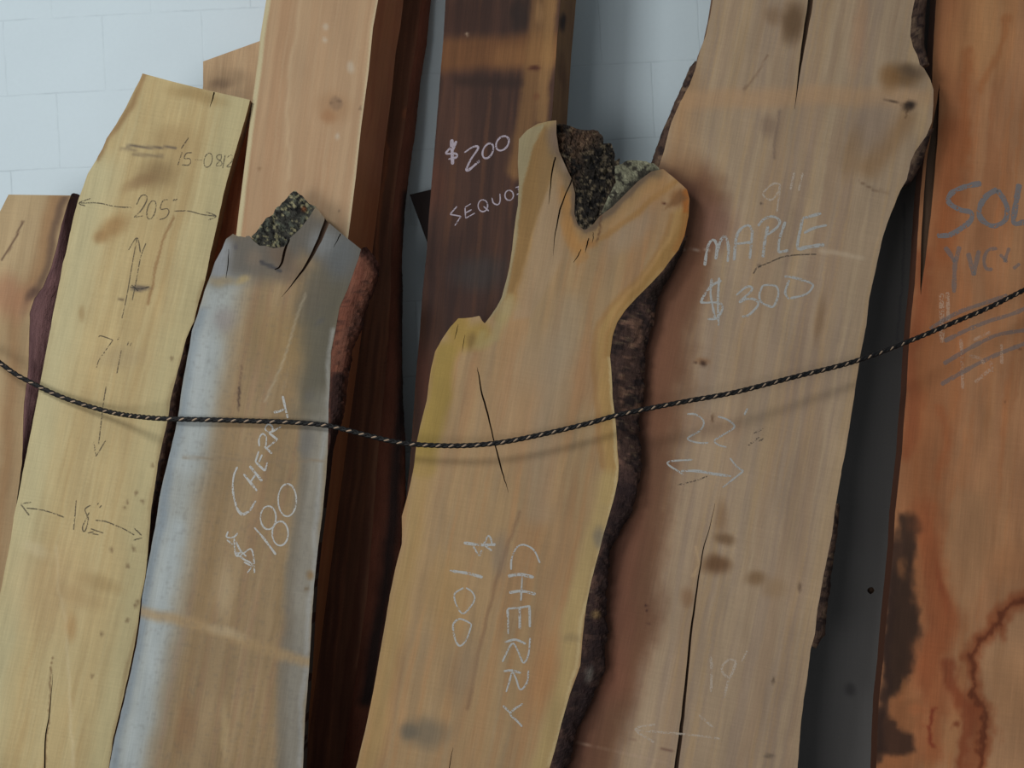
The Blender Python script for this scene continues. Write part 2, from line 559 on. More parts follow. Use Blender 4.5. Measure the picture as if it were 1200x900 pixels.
def marks(name, pl, strokes, mat, parent, label=None, width=2.0, w=0.0006, org=(0, 0), k=1.0, jit=0.12, seed=5):
    """hand-drawn strokes lying on the face; strokes: list of point lists, or (width, points)"""
    V = []; Fc = []
    for si, st in enumerate(strokes):
        wd = width
        if isinstance(st, tuple): wd, st = st
        p = np.asarray(st, float) / k + np.array(org)
        p = resample(smooth_poly(p, 6), 1.3)
        L = pl.uv(p)
        t = np.gradient(L, axis=0); t /= np.linalg.norm(t, axis=1)[:, None] + 1e-9
        nr = np.stack([-t[:, 1], t[:, 0]], 1)
        pxm = 1.0 / (F / np.linalg.norm(pl.hit([p[len(p) // 2]])[0] - CAM))
        a = np.arange(len(L))
        hw = wd * pxm * .5 * (0.8 + 0.4 * vnoise(a / 4.0, a * 0 + si, seed))
        hw[0] *= .5; hw[-1] *= .5
        b = len(V)
        wl = w + si * 0.00002
        for c, nn, h in zip(L, nr, hw):
            V.append((*(c + nn * h), wl)); V.append((*(c - nn * h), wl))
        for i in range(len(L) - 1):
            q = b + 2 * i
            Fc.append((q, q + 1, q + 3, q + 2))
    o = link_mesh(name, V, Fc, None, mat, parent)
    if label: o['label'] = label
    return o

def ell(cx, cy, rx, ry, ang=0, n=14, a0=-100, sweep=365):
    out = []
    c, s = math.cos(math.radians(ang)), math.sin(math.radians(ang))
    for i in range(n + 1):
        a = math.radians(a0 + sweep * i / n)
        x, y = rx * math.cos(a), ry * math.sin(a)
        out.append((cx + x * c - y * s, cy + x * s + y * c))
    return out

# ------------------------------------------------------------------ wall and floor
def grid_plane(name, origin, ux, vy, nu, nv, mat):
    V = []; Fc = []
    for j in range(nv + 1):
        for i in range(nu + 1):
            V.append(np.array(origin) + np.array(ux) * i / nu + np.array(vy) * j / nv)
    for j in range(nv):
        for i in range(nu):
            a = j * (nu + 1) + i
            Fc.append((a, a + 1, a + nu + 2, a + nu + 1))
    o = link_mesh(name, V, Fc, None, mat)
    o['kind'] = 'structure'
    return o

m, nt, b = new_mat('painted block wall')
co = N(nt, 'ShaderNodeTexCoord').outputs['Object']
mp = N(nt, 'ShaderNodeMapping'); nt.links.new(co, mp.inputs['Vector'])
mp.inputs['Rotation'].default_value = (math.radians(90), 0, 0)
mp.inputs['Location'].default_value = (0.17, 0.20, 0)
wob = noise(nt, co, (9, 9, 9), 1.0, 3, 0.6)
br = N(nt, 'ShaderNodeTexBrick')
br.inputs['Scale'].default_value = 1.0
br.inputs['Brick Width'].default_value = 0.395
br.inputs['Row Height'].default_value = 0.300
br.inputs['Mortar Size'].default_value = 0.0052
br.inputs['Mortar Smooth'].default_value = 1.0
br.inputs['Color1'].default_value = (0, 0, 0, 1); br.inputs['Color2'].default_value = (0, 0, 0, 1); br.inputs['Mortar'].default_value = (1, 1, 1, 1)
va = N(nt, 'ShaderNodeVectorMath', operation='ADD')
wc = N(nt, 'ShaderNodeCombineXYZ')
nt.links.new(mth(nt, 'MULTIPLY', mth(nt, 'SUBTRACT', wob, 0.5), 0.012), wc.inputs[1])
nt.links.new(mth(nt, 'MULTIPLY', mth(nt, 'SUBTRACT', wob, 0.5), 0.012), wc.inputs[0])
nt.links.new(mp.outputs[0], va.inputs[0]); nt.links.new(wc.outputs[0], va.inputs[1])
nt.links.new(va.outputs[0], br.inputs['Vector'])
n1 = noise(nt, co, (2.2, 2.2, 2.2), 1.0, 5, 0.6)
n2 = noise(nt, co, (60, 60, 60), 1.0, 3, 0.6)
n3 = noise(nt, co, (6, 6, 6), 1.0, 3, 0.6)
jf = mth(nt, 'MULTIPLY', br.outputs['Color'], mth(nt, 'MULTIPLY', mth(nt, 'MAXIMUM', mth(nt, 'MULTIPLY_ADD', n3, 3.2, -1.2), 0.0), 0.34))
jf = mth(nt, 'MINIMUM', jf, 0.34)
sc = noise(nt, co, (26, 70, 55), 1.0, 3, 0.7)
scf = mth(nt, 'MULTIPLY', mth(nt, 'MAXIMUM', mth(nt, 'MULTIPLY_ADD', sc, 9.0, -6.55), 0.0), 0.35)
scf = mth(nt, 'MINIMUM', scf, 0.4)
mix = N(nt, 'ShaderNodeMix', data_type='RGBA')
mix.inputs[6].default_value = (0.66, 0.735, 0.765, 1); mix.inputs[7].default_value = (0.30, 0.34, 0.37, 1)
nt.links.new(mth(nt, 'MAXIMUM', jf, scf), mix.inputs[0])
vm = N(nt, 'ShaderNodeVectorMath', operation='SCALE')
nt.links.new(mix.outputs[2], vm.inputs[0])
nt.links.new(mth(nt, 'MULTIPLY_ADD', mth(nt, 'SUBTRACT', n1, 0.5), 0.10, mth(nt, 'MULTIPLY_ADD', mth(nt, 'SUBTRACT', n2, 0.5), 0.05, 1.0)), vm.inputs['Scale'])
nt.links.new(vm.outputs[0], b.inputs['Base Color'])
b.inputs['Roughness'].default_value = 0.6; b.inputs['Specular IOR Level'].default_value = 0.3
bp = N(nt, 'ShaderNodeBump'); bp.inputs['Strength'].default_value = 0.2; bp.inputs['Distance'].default_value = 0.003
nt.links.new(mth(nt, 'SUBTRACT', mth(nt, 'MULTIPLY', n2, 0.3), br.outputs['Color']), bp.inputs['Height'])
nt.links.new(bp.outputs[0], b.inputs['Normal'])
grid_plane('wall_back', (-5, 0, 0), (10, 0, 0), (0, 0, 4.6), 10, 5, m)

m, nt, b = new_mat('concrete floor')
co = N(nt, 'ShaderNodeTexCoord').outputs['Object']
n1 = noise(nt, co, (3, 3, 3), 1.0, 6, 0.65)
cr = N(nt, 'ShaderNodeValToRGB')
cr.color_ramp.elements[0].color = (0.10, 0.095, 0.09, 1); cr.color_ramp.elements[1].color = (0.26, 0.25, 0.24, 1)
nt.links.new(n1, cr.inputs[0]); nt.links.new(cr.outputs[0], b.inputs['Base Color'])
b.inputs['Roughness'].default_value = 0.8
grid_plane('floor', (-5, -7, 0), (10, 0, 0), (0, 7, 0), 10, 7, m)

#OBJECTS
# ------------------------------------------------------------------ shared materials
WOOD = wood_mat('sawn hardwood', grain=0.15, fine=0.16, saw=0.07)
WOODROUGH = wood_mat('rough sawn softwood', grain=0.34, fine=0.25, saw=0.05, bump=0.4)
WOODSMOOTH = wood_mat('planed softwood', grain=0.16, fine=0.12, saw=0.02, rough=0.6, bump=0.12, gscale=60)
PANELM = wood_mat('grey board', grain=0.05, fine=0.05, saw=0.04, rough=0.6, bump=0.1)
BARK = bark_mat('rough bark')
BARKSMOOTH = bark_mat('inner bark', contrast=0.35, scale=60, stretch=0.2)
CHALK = chalk_mat('white chalk', (190, 186, 180), 0.78)
CHALKLILAC = chalk_mat('lilac white chalk', (178, 164, 172), 0.85)
CHALKFAINT = chalk_mat('faint chalk', (226, 208, 188), 0.62, strength=0.55)
PENCIL = chalk_mat('pencil', (92, 84, 74), 0.7, strength=0.62)
PENCILFAINT = chalk_mat('faint pencil', (100, 92, 82), 0.5, strength=0.6)
CRAYON = chalk_mat('blue grey crayon', (150, 146, 146), 0.85, 130.0, 0.7)
CRAYONFAINT = chalk_mat('faint grey crayon', (150, 146, 144), 0.95, 130.0, 0.42)
CHALKTAN = chalk_mat('tan chalk', (232, 190, 158), 0.6, strength=0.6)

# ------------------------------------------------------------------ 1 slab at the left edge of the row
E1 = (.95, .98, 1.0)
pl = Plane(.30, (30, 500), (-75, 900), (30, 240))
t = thing('live_edge_plank', 'orange-brown slab with smooth purple-brown bark edge, lowest top of the row, at far left', 'wood slab', pl.M)
p = Paint((170, 146, 110), E1, seed=2)
inner = [(83, 229), (78, 243), (72, 263), (67, 287), (60, 313), (50, 337), (40, 350), (35, 367), (34, 400), (33, 433), (28, 473), (27, 497), (26, 540), (18, 600), (6, 680), (-30, 800), (-62, 900)]
p.streak((152, 122, 86), .6, 12, 200, .45, .75, -.25)
p.streak((184, 160, 122), .6, 9, 240, .5, .75, -.25)
p.band([(x - 12, y) for x, y in inner], 22, (142, 108, 74), .8, .9)
p.band([(x - 5, y) for x, y in inner[:8]], 9, (96, 74, 58), .8, .9)
p.band([(x - 3, y) for x, y in inner[7:]], 16, (156, 132, 98), .7, .8)
p.blob(30, 355, 14, 30, (156, 116, 86), .7, 20)
p.blob(8, 345, 22, 32, (154, 108, 80), .65)
p.blob(40, 345, 9, 12, (80, 58, 48), .7, 30)
p.band([(26, 258), (14, 283), (2, 304)], 2.2, (86, 62, 48), .8, .6)
slab_board('board', pl, [(10, 228), (4, 240), (-8, 262), (-20, 300), (-40, 400), (-90, 600), (-160, 900)], inner, [], .07, p, (120, 90, 66), WOOD, t, jitter=(.001, .0015))
pb = Paint((90, 66, 66), (.55, .58, .6), amp=.12, seed=3)
pb.band([(x + 3, y) for x, y in inner], 5, (62, 44, 46), .6, .8)
bark_edge(pl, inner, [(94, 229), (92, 243), (88, 265), (86, 287), (84, 313), (80, 337), (74, 350), (70, 367), (66, 400), (60, 433), (52, 473), (46, 497), (38, 540), (26, 600), (10, 680), (-26, 800), (-58, 900)], .07, pb, BARKSMOOTH, t, .0025, 4, True, name='bark', label='purple-brown smooth bark edge')

# ------------------------------------------------------------------ 2 yellow slab with pencil sizes
E2 = (.98, .95, .93)
pl = Plane(.38, (140, 480), (60, 895), (228, 110))
t = thing('live_edge_plank', 'pale yellow slab with grey pencil widths 20.5 and 18 and small arrows', 'wood slab', pl.M)
p = Paint((184, 158, 112), E2, seed=5)
Ly = [(167, 86), (163, 95), (155, 110), (147, 127), (135, 147), (125, 162), (121, 172), (113, 187), (103, 203), (97, 220), (92, 233), (85, 260), (77, 297), (74, 307), (70, 330), (63, 363), (57, 397), (50, 433), (45, 460), (38, 497), (32, 527), (27, 553), (22, 580), (16, 607), (13, 630), (7, 660), (2, 687), (-12, 760), (-36, 900)]
Ry = [(293, 117), (287, 140), (273, 187), (263, 223), (255, 260), (247, 295), (240, 330), (233, 353), (227, 377), (218, 397), (213, 417), (207, 440), (200, 467), (197, 490), (190, 520), (185, 543), (182, 567), (177, 597), (175, 627), (173, 653), (170, 677), (165, 703), (162, 730), (157, 760), (150, 793), (142, 827), (133, 863), (128, 897)]
p.streak((170, 138, 92), .55, 16, 260, .45, .7, -.25)
p.streak((196, 176, 132), .6, 12, 300, .5, .72, -.25)
p.streak((160, 128, 84), .35, 4, 200, .55, .7, -.25)
p.band([(x + 14, y) for x, y in Ly[8:]], 40, (186, 172, 132), .7, .9)
p.band([(x - 12, y) for x, y in Ry], 34, (182, 166, 124), .7, .9)
p.band([(x + 3, y) for x, y in Ly[:8]], 7, (140, 104, 66), .7, .9)
p.band([(x - 1, y) for x, y in Ry[6:]], 4, (150, 126, 88), .7, .9)
p.blob(185, 205, 30, 22, (140, 112, 74), .8, -30)
p.blob(165, 215, 26, 9, (132, 100, 66), .55, -25)
p.blob(205, 165, 34, 24, (158, 128, 86), .6)
p.blob(132, 268, 26, 14, (152, 114, 70), .75, -30)
p.blob(118, 278, 10, 8, (146, 108, 66), .6)
p.blob(232, 112, 40, 10, (150, 120, 76), .6, 12)
p.band([(150, 172), (205, 174)], 2.5, (92, 78, 68), .85, .8)
p.band([(158, 182), (190, 183)], 3.5, (126, 106, 80), .7, .9)
p.band([(143, 176), (160, 177)], 3, (130, 110, 84), .6, .9)
p.band([(203, 255), (194, 273), (183, 303), (171, 355)], 3.2, (136, 98, 60), .75, .8)
p.blob(162, 337, 13, 4, (80, 68, 62), .75)
p.blob(140, 350, 4, 2, (84, 66, 52), .7)
p.blob(140, 420, 34, 16, (160, 136, 100), .5)
p.blob(97, 368, 5, 12, (150, 118, 76), .5)
p.blob(115, 683, 30, 12, (150, 122, 80), .55, 18)
p.blob(95, 700, 40, 14, (160, 132, 90), .5, 18)
p.blob(42, 645, 20, 10, (198, 180, 142), .6, 30)
p.band([(67, 640), (70, 690), (78, 730), (83, 830), (85, 900)], 3.5, (198, 176, 136), .6, .9)
p.blob(85, 735, 9, 20, (176, 134, 84), .6)
p.blob(60, 690, 60, 70, (176, 140, 98), .35)
for x, y in ((150, 590), (169, 589), (146, 597), (155, 644), (147, 660), (130, 643), (157, 710), (160, 705), (148, 728), (122, 742), (161, 580), (110, 790), (178, 545), (200, 420)):
    p.blob(x, y, 2.6, 3.2, (112, 88, 60), .7)
p.band([(62, 770), (59, 820), (54, 860), (53, 905)], 1.6, (110, 80, 52), .7, .6)
slab_board('board', pl, Ly, Ry, [(200, 95), (240, 105)], .05, p, (128, 94, 62), WOOD, t,
           cracks=[[(251, 108, 1.8), (249, 116, 1.4), (246, 126, .3)], [(62, 790, .3), (58, 835, 1.2), (53, 870, 1.6), (52, 930, 1.8)]], jitter=(.0015, .0012))
pb = Paint((58, 40, 34), E2, amp=.2, seed=6).fleck((92, 68, 54), .7, 6, .5, .7).fleck((30, 22, 22), .7, 5, .55, .7)
bark_edge(pl, [(232, 357), (227, 377), (218, 397), (213, 417), (207, 440), (200, 467), (197, 490), (190, 520), (185, 543), (182, 567), (177, 597), (175, 627), (173, 653), (169, 690), (163, 725)],
          [(236, 357), (233, 377), (226, 397), (224, 417), (218, 440), (213, 467), (211, 490), (204, 520), (197, 543), (193, 567), (186, 597), (183, 627), (179, 653), (172, 690), (164, 725)], .05, pb, BARK, t, .004, 8, label='dark ragged bark strip')
k = 9; O = (200, 160)
marks('pencil_mark', pl, [[(190, 10), (110, 130)], [(120, 165), (75, 305)], [(225, 170), (165, 178), (145, 232), (195, 232), (213, 262), (190, 300), (120, 300)], [(255, 245), (330, 250)],
      ell(395, 250, 42, 76, 14), [(535, 190), (490, 200), (490, 235), (530, 260), (540, 300), (500, 310), (478, 300), (530, 240), (535, 190)], [(575, 195), (548, 335)],
      [(600, 222), (630, 195), (655, 215), (640, 270), (590, 318), (645, 318)]], PENCIL, t, 'pencil number 15-0812', 1.2, org=O, k=k)
k = 5; O = (85, 205)
marks('pencil_mark', pl, [[(345, 192), (250, 185), (150, 165), (40, 165)], [(105, 138), (38, 165), (75, 182)], [(375, 175), (400, 125), (430, 120), (435, 150), (400, 210), (360, 248)], [(360, 248), (415, 240)],
      ell(462, 205, 24, 56, 14), (1.8, [(494, 250), (500, 252)]), [(560, 145), (530, 152), (515, 200), (555, 198), (565, 220), (545, 250), (510, 262)], (1.6, [(588, 152), (600, 142)]), (1.6, [(600, 152), (614, 140)]),
      [(595, 212), (680, 212), (760, 232), (840, 242)], [(785, 218), (842, 242), (795, 265)]], PENCIL, t, 'pencil width 20.5 inches between two arrows', 1.3, org=O, k=k)
marks('pencil_mark', pl, [[(378, 370), (350, 520), (320, 700), (290, 840)], [(430, 400), (400, 480), (375, 610), (350, 735)], [(328, 440), (378, 368), (398, 455)], (1.5, [(335, 655), (395, 668), (450, 655)]), (1.5, [(345, 645), (385, 680)])], PENCIL, t, 'upward pencil arrow', 1.2, org=O, k=k)
O = (80, 380)
marks('pencil_mark', pl, [[(178, 76), (192, 68), (262, 92)], [(262, 92), (215, 160), (180, 210), (165, 255)], [(288, 92), (298, 78)], [(312, 150), (298, 220), (285, 290)], [(345, 125), (355, 102)], [(360, 128), (372, 108)],
      [(222, 365), (205, 470), (190, 600), (178, 705)], [(150, 688), (162, 775)], [(162, 775), (220, 680)]], PENCIL, t, 'pencil length 7 1 over a downward arrow', 1.2, org=O, k=k)
k = 7.06; O = (10, 570)
marks('pencil_mark', pl, [[(460, 255), (350, 215), (250, 190), (150, 180)], [(188, 130), (100, 145)], [(100, 145), (172, 240)], [(560, 115), (550, 240), (538, 360)], [(680, 155), (635, 185), (640, 220), (660, 270), (645, 340), (625, 375), (612, 340), (640, 270), (668, 215)],
      [(735, 152), (745, 135)], [(752, 178), (770, 155)], [(720, 280), (800, 290), (880, 320), (970, 360), (1045, 405)], [(1040, 345), (1100, 405)], [(1105, 425), (1035, 445)], [(680, 350), (740, 372), (785, 385)], [(655, 385), (705, 375)], [(690, 390), (745, 400)]],
      PENCIL, t, 'pencil width 18 inches between two arrows', 1.4, org=O, k=k)

# ------------------------------------------------------------------ 3 tan board and reddish board at the back
EB = (.6, .64, .64)
pl = Plane(.05, (260, 200), (180, 900), (275, 60))
t = thing('board', 'dull tan board with a slanted top, peeking out behind the pale yellow slab', 'board', pl.M)
p = Paint((150, 128, 98), EB, seed=8).streak((128, 104, 76), .6, 10, 120, .45, .7, -.1).blob(258, 97, 14, 8, (96, 78, 60), .7).blob(270, 90, 22, 12, (126, 106, 80), .6)
slab_board('sawn_face', pl, [(238, 72), (238, 100), (232, 160), (200, 420), (150, 900)], [(313, 45), (306, 100), (290, 240), (250, 560), (205, 900)], [(263, 63)], .035, p, (120, 100, 76), WOODROUGH, t)
pl = Plane(.24, (262, 220), (180, 900), (275, 128))
t = thing('board', 'reddish-brown board wedged in the gap between yellow slab and pink beam', 'board', pl.M)
p = Paint((112, 68, 44), (.32, .33, .34), seed=9, amp=.12).streak((84, 48, 32), .7, 8, 90, .45, .65, -.2).blob(255, 270, 10, 12, (60, 34, 26), .6)
slab_board('sawn_face', pl, [(236, 124), (205, 300), (160, 600), (130, 900)], [(295, 124), (283, 240), (270, 330), (225, 600), (180, 900)], [], .035, p, (80, 50, 36), WOODROUGH, t)

# ------------------------------------------------------------------ 4 pink beam
EP = (1.38, 1.30, 1.36)
pl = Plane(.42, (372, 60), (232, 900), (372, 0), yaw=14)
t = thing('planed_timber', 'thick salmon-pink planed beam with a round grey knot, taller than the frame', 'timber', pl.M)
p = Paint((196, 152, 116), EP, seed=10, amp=.04)
p.streak((184, 134, 98), .6, 9, 400, .45, .7, -.12).streak((206, 166, 130), .6, 6, 400, .5, .7, -.12)
LB = [(328, -150), (312, 0), (305, 43), (300, 87), (295, 123), (290, 167), (285, 207), (280, 247), (277, 273), (240, 560), (196, 900)]
RB = [(461, -150), (443, 0), (437, 33), (432, 83), (423, 150), (417, 207), (410, 263), (370, 560), (325, 900)]
p.band([(x + 2.5, y) for x, y in LB], 5.5, (222, 200, 160), .9, .5, .2)
p.band([(x - 1, y) for x, y in RB], 3.2, (216, 186, 150), .9, .6, .2)
p.band([(352, 0), (340, 100), (336, 210)], 4, (212, 172, 136), .6, .9)
p.blob(393, 120, 9.5, 9.5, (142, 112, 92), .95, soft=.5)
p.band([(386, 120), (399, 117)], 1.5, (96, 70, 56), .9, .6)
p.blob(390, 125, 24, 22, (178, 128, 88), .55)
p.blob(383, 136, 12, 10, (172, 116, 76), .6)
for x, y, r in ((382, 48, 4), (382, 32, 4), (412, 79, 6), (395, 160, 4)): p.blob(x, y, r, r * 1.2, (210, 184, 164), .7)
p.blob(420, 125, 1.6, 1.6, (70, 46, 34), 1); p.blob(304, 198, 2.5, 3, (160, 118, 84), .8); p.blob(397, 247, 1.4, 1.4, (70, 50, 40), 1)
side = Paint((136, 86, 56), (.47, .47, .47), seed=11, amp=.08).streak((116, 62, 40), .6, 6, 200, .45, .7, -.12)
slab_board('sawn_face', pl, LB, RB, [(395, -150)], .22, p, side, WOODSMOOTH, t)

# ------------------------------------------------------------------ 5 dark red-brown slab behind
ED = (.36, .37, .38)
pl = Plane(.095, (470, 300), (398, 900), (478, 0))
t = thing('live_edge_plank', 'dark red-brown slab with rounded edge, standing behind the grey-edged slab', 'wood slab', pl.M)
p = Paint((80, 50, 36), ED, seed=12, amp=.14)
p.streak((60, 32, 24), .7, 7, 160, .42, .62, -.12).streak((116, 70, 46), .5, 5, 220, .52, .7, -.12)
p.band([(462, 0), (452, 150), (446, 230), (438, 330)], 4, (124, 70, 44), .6, .9)  # painted highlight line down the rounded front
p.blob(473, 133, 4, 7, (110, 62, 40), .7)
RD = [(500, -55), (494, 0), (488, 50), (480, 100), (474, 150), (466, 200), (460, 250), (458, 300), (458, 340), (455, 400), (450, 460), (444, 520), (438, 600), (430, 700), (416, 800), (400, 900)]
LD = [(471, -55), (466, 0), (452, 140), (437, 290), (390, 590), (360, 780), (345, 900)]
p.band([(442, 520), (434, 640), (420, 780)], 5, (96, 66, 46), .5, .9)
slab_board('sawn_face', pl, LD, RD, [(486, -55)], .05, p, (60, 36, 28), WOODROUGH, t, jitter=(0, .001))
pb = Paint((78, 45, 34), ED, amp=.2, seed=13)
pb.band([(480, 230), (476, 400), (462, 600), (430, 820)], 14, (30, 24, 24), .9, .8)  # black strip on the wane stands in for the shaded gap beside it
bark_edge(pl, RD, [(511, -55), (505, 0), (500, 50), (492, 100), (487, 150), (480, 200), (474, 250), (471, 300), (472, 340), (471, 400), (472, 460), (475, 520), (475, 600), (467, 700), (453, 800), (434, 900)], .05, pb, BARKSMOOTH, t, .0025, 14, True, name='bark', label='dark smooth wane along the right edge, black lower part painted for the shaded gap')

# ------------------------------------------------------------------ 6 small dark board behind the sequoia
pl = Plane(.036, (500, 240), (715, 900), (500, 232))
t = thing('board', 'blackish board whose corner pokes out left of the dark sequoia plank', 'board', pl.M)
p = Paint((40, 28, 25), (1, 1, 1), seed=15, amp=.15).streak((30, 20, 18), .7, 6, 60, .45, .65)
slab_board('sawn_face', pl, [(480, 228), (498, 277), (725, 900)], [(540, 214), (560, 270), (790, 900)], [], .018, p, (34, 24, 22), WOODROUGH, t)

# ------------------------------------------------------------------ 7 sequoia plank
EQ = (1.12, 1.25, 1.36)
pl = Plane(.325, (585, 150), (500, 900), (590, 0), yaw=22)
t = thing('plank', 'thick dark sequoia plank chalked with a price of $200, lighter brown right side', 'plank', pl.M)
p = Paint((76, 52, 42), EQ, seed=16, amp=.12)
LQ = [(530, -150), (522, 0), (520, 40), (515, 100), (512, 140), (507, 200), (502, 260), (500, 297), (495, 343), (492, 390), (488, 433), (485, 477), (480, 547), (472, 620), (463, 700), (452, 780), (438, 900)]
RQ = [(669, -150), (657, 0), (653, 43), (650, 90), (647, 133), (636, 260), (622, 420), (604, 640), (582, 900)]
p.streak((50, 34, 30), .7, 10, 200, .42, .62, -.08).streak((106, 70, 46), .55, 6, 200, .52, .7, -.08)
p.blob(548, 20, 36, 30, (62, 40, 32), .6)
p.blob(608, 18, 16, 30, (44, 32, 28), .85)
p.band([(513, 66), (570, 62), (655, 56)], 38, (118, 80, 48), .85, .45)
p.band([(590, 66), (655, 62)], 26, (150, 108, 66), .55, .8)
p.band([(634, -150), (634, 0), (628, 60), (618, 140), (605, 200)], 22, (134, 100, 62), .8, .5)
p.band([(652, -150), (647, 0), (640, 90), (636, 140)], 14, (160, 124, 78), .75, .6)
p.blob(626, 80, 8, 3.5, (70, 36, 24), .9)
p.blob(630, 115, 5, 6, (110, 70, 44), .6)
p.blob(632, 15, 6, 16, (170, 134, 90), .5)
p.band([(540, 96), (608, 96)], 12, (52, 36, 30), .7, .9)
p.blob(520, 330, 40, 60, (54, 36, 34), .4)
p.blob(560, 320, 40, 26, (62, 58, 58), .7)
p.blob(510, 215, 16, 40, (104, 62, 44), .5)
p.blob(495, 440, 12, 50, (92, 52, 40), .5)
p.blob(549, 42, 2, 3, (180, 160, 140), .8, -30)
side = Paint((146, 108, 70), EQ, seed=17, amp=.08).blob(661, 24, 4.5, 14, (56, 36, 26), 1, 6).blob(658, 85, 6, 24, (110, 72, 46), .6).streak((120, 84, 54), .6, 5, 100, .45, .7)
slab_board('sawn_face', pl, LQ, RQ, [(600, -150)], .155, p, side, WOODROUGH, t, jitter=(.0008, .0005))
k = 6.43; O = (510, 140)
marks('chalk_lettering', pl, [(4.2, [(125, 150), (128, 240), (132, 340)]), (3, [(160, 162), (140, 215), (125, 240)]), [(158, 170), (95, 235), (85, 258), (155, 258), (160, 285), (100, 300)], [(220, 250), (290, 205), (325, 215), (270, 300), (230, 385)], (3, [(230, 385), (262, 375), (335, 310)]),
      ell(398, 237, 36, 60, 25), ell(507, 180, 42, 60, 35)], CHALKLILAC, t, 'lilac-white chalk price $200', 2.3, org=O, k=k)
marks('chalk_lettering', pl, [[(165, 655), (112, 715)], [(112, 715), (195, 730)], [(195, 730), (148, 800)], [(270, 635), (225, 662)], [(225, 662), (230, 745)], [(230, 745), (300, 705)], [(228, 705), (275, 680)], ell(360, 650, 36, 45), [(365, 655), (405, 690)],
      [(428, 590), (440, 630), (475, 642), (490, 610), (488, 560)], ell(558, 572, 32, 38), [(605, 515), (640, 500)], [(625, 507), (635, 560)], [(615, 567), (650, 550)]], CHALKLILAC, t, 'thin white chalk lettering SEQUOI', 1.5, org=O, k=k)

# ------------------------------------------------------------------ 8 grey panel behind maple
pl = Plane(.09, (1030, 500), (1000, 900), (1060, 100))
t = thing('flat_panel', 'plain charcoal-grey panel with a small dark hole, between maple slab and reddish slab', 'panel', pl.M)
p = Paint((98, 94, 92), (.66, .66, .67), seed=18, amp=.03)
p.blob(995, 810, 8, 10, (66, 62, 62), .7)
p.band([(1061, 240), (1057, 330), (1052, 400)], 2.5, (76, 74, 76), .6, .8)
hole = [(1020.5 - 4.2, 692, .5), (1020.5 - 2.5, 692, 6), (1020.5, 692, 8), (1020.5 + 2.5, 692, 6), (1020.5 + 4.2, 692, .5)]
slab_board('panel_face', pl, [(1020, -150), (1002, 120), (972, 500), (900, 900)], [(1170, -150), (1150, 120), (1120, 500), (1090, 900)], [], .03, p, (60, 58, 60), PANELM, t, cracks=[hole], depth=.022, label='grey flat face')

# ------------------------------------------------------------------ 9 maple slab
EM = (.68, .68, .66)
pl = Plane(.40, (880, 450), (780, 900), (955, 0))
t = thing('live_edge_plank', 'wide brown maple slab with white chalk MAPLE and price $300', 'wood slab', pl.M)
p = Paint((150, 126, 100), EM, seed=19, amp=.06)
LM = [(858, -150), (835, 0), (832, 20), (827, 43), (820, 60), (815, 80), (808, 100), (797, 120), (787, 143), (782, 160), (778, 177), (772, 195), (765, 215), (740, 300), (715, 380), (700, 480), (690, 600), (665, 720), (640, 850), (630, 900)]
RMp = [(1076, -150), (1072, 0), (1068, 20), (1067, 43), (1070, 55), (1075, 65), (1078, 76), (1083, 80), (1090, 93), (1094, 105), (1094, 123), (1092, 143), (1085, 160), (1073, 177), (1067, 190), (1063, 210), (1055, 223), (1047, 243), (1038, 267), (1033, 283), (1028, 307), (1023, 330), (1018, 353), (1015, 383), (1010, 407), (1005, 437), (1000, 470), (995, 503), (990, 533), (987, 547), (978, 600), (975, 627), (968, 660), (963, 687), (958, 713), (955, 743), (950, 760), (947, 787), (942, 820), (938, 853), (935, 897)]
p.streak((136, 108, 84), .6, 14, 260, .45, .7, -.18).streak((166, 142, 112), .55, 9, 300, .5, .7, -.18).streak((128, 108, 94), .5, 7, 200, .5, .68, -.18).streak((162, 130, 90), .5, 5, 240, .55, .72, -.18)
# red heartwood along the hidden left edge, fork's shadow painted in beside the bark
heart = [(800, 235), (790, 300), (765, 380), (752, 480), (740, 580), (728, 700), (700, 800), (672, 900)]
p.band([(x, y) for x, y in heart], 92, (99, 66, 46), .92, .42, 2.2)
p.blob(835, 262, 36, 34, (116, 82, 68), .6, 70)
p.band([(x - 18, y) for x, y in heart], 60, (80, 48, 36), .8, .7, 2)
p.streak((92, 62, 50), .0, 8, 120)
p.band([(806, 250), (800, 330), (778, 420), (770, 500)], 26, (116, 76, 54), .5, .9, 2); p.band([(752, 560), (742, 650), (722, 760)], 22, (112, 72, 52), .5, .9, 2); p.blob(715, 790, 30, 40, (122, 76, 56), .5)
p.band([(790, 20), (812, 100), (806, 200)], 26, (150, 116, 80), .5, .9)
p.band([(812, 0), (800, 120), (788, 190)], 16, (150, 112, 74), .5, .9)
p.band([(810, 118), (960, 112), (1080, 116)], 22, (166, 128, 92), .55, .7)
p.blob(930, 25, 16, 30, (92, 68, 46), .85, 8); p.blob(905, 18, 14, 14, (120, 92, 66), .6)
p.blob(1005, 40, 12, 60, (150, 112, 84), .5, 6)
p.blob(1058, 88, 26, 18, (104, 76, 48), .8); p.blob(1070, 82, 16, 12, (84, 66, 50), .7); p.blob(1042, 92, 14, 20, (126, 88, 50), .6)
p.blob(1062, 124, 10, 6, (34, 26, 22), 1, -25); p.band([(1035, 118), (1052, 122), (1062, 124), (1058, 138)], 2, (52, 38, 28), .9, .6)
p.band([(1060, 140), (1040, 170), (1020, 195)], 24, (132, 100, 68), .7, .9)
p.blob(1020, 150, 26, 40, (134, 112, 94), .6, 25); p.blob(1000, 180, 14, 40, (128, 98, 66), .5, 15)
p.band([(1008, 212), (1022, 222), (1040, 226)], 2, (104, 80, 60), .7, .8)
p.blob(1078, 140, 12, 30, (168, 138, 102), .6)
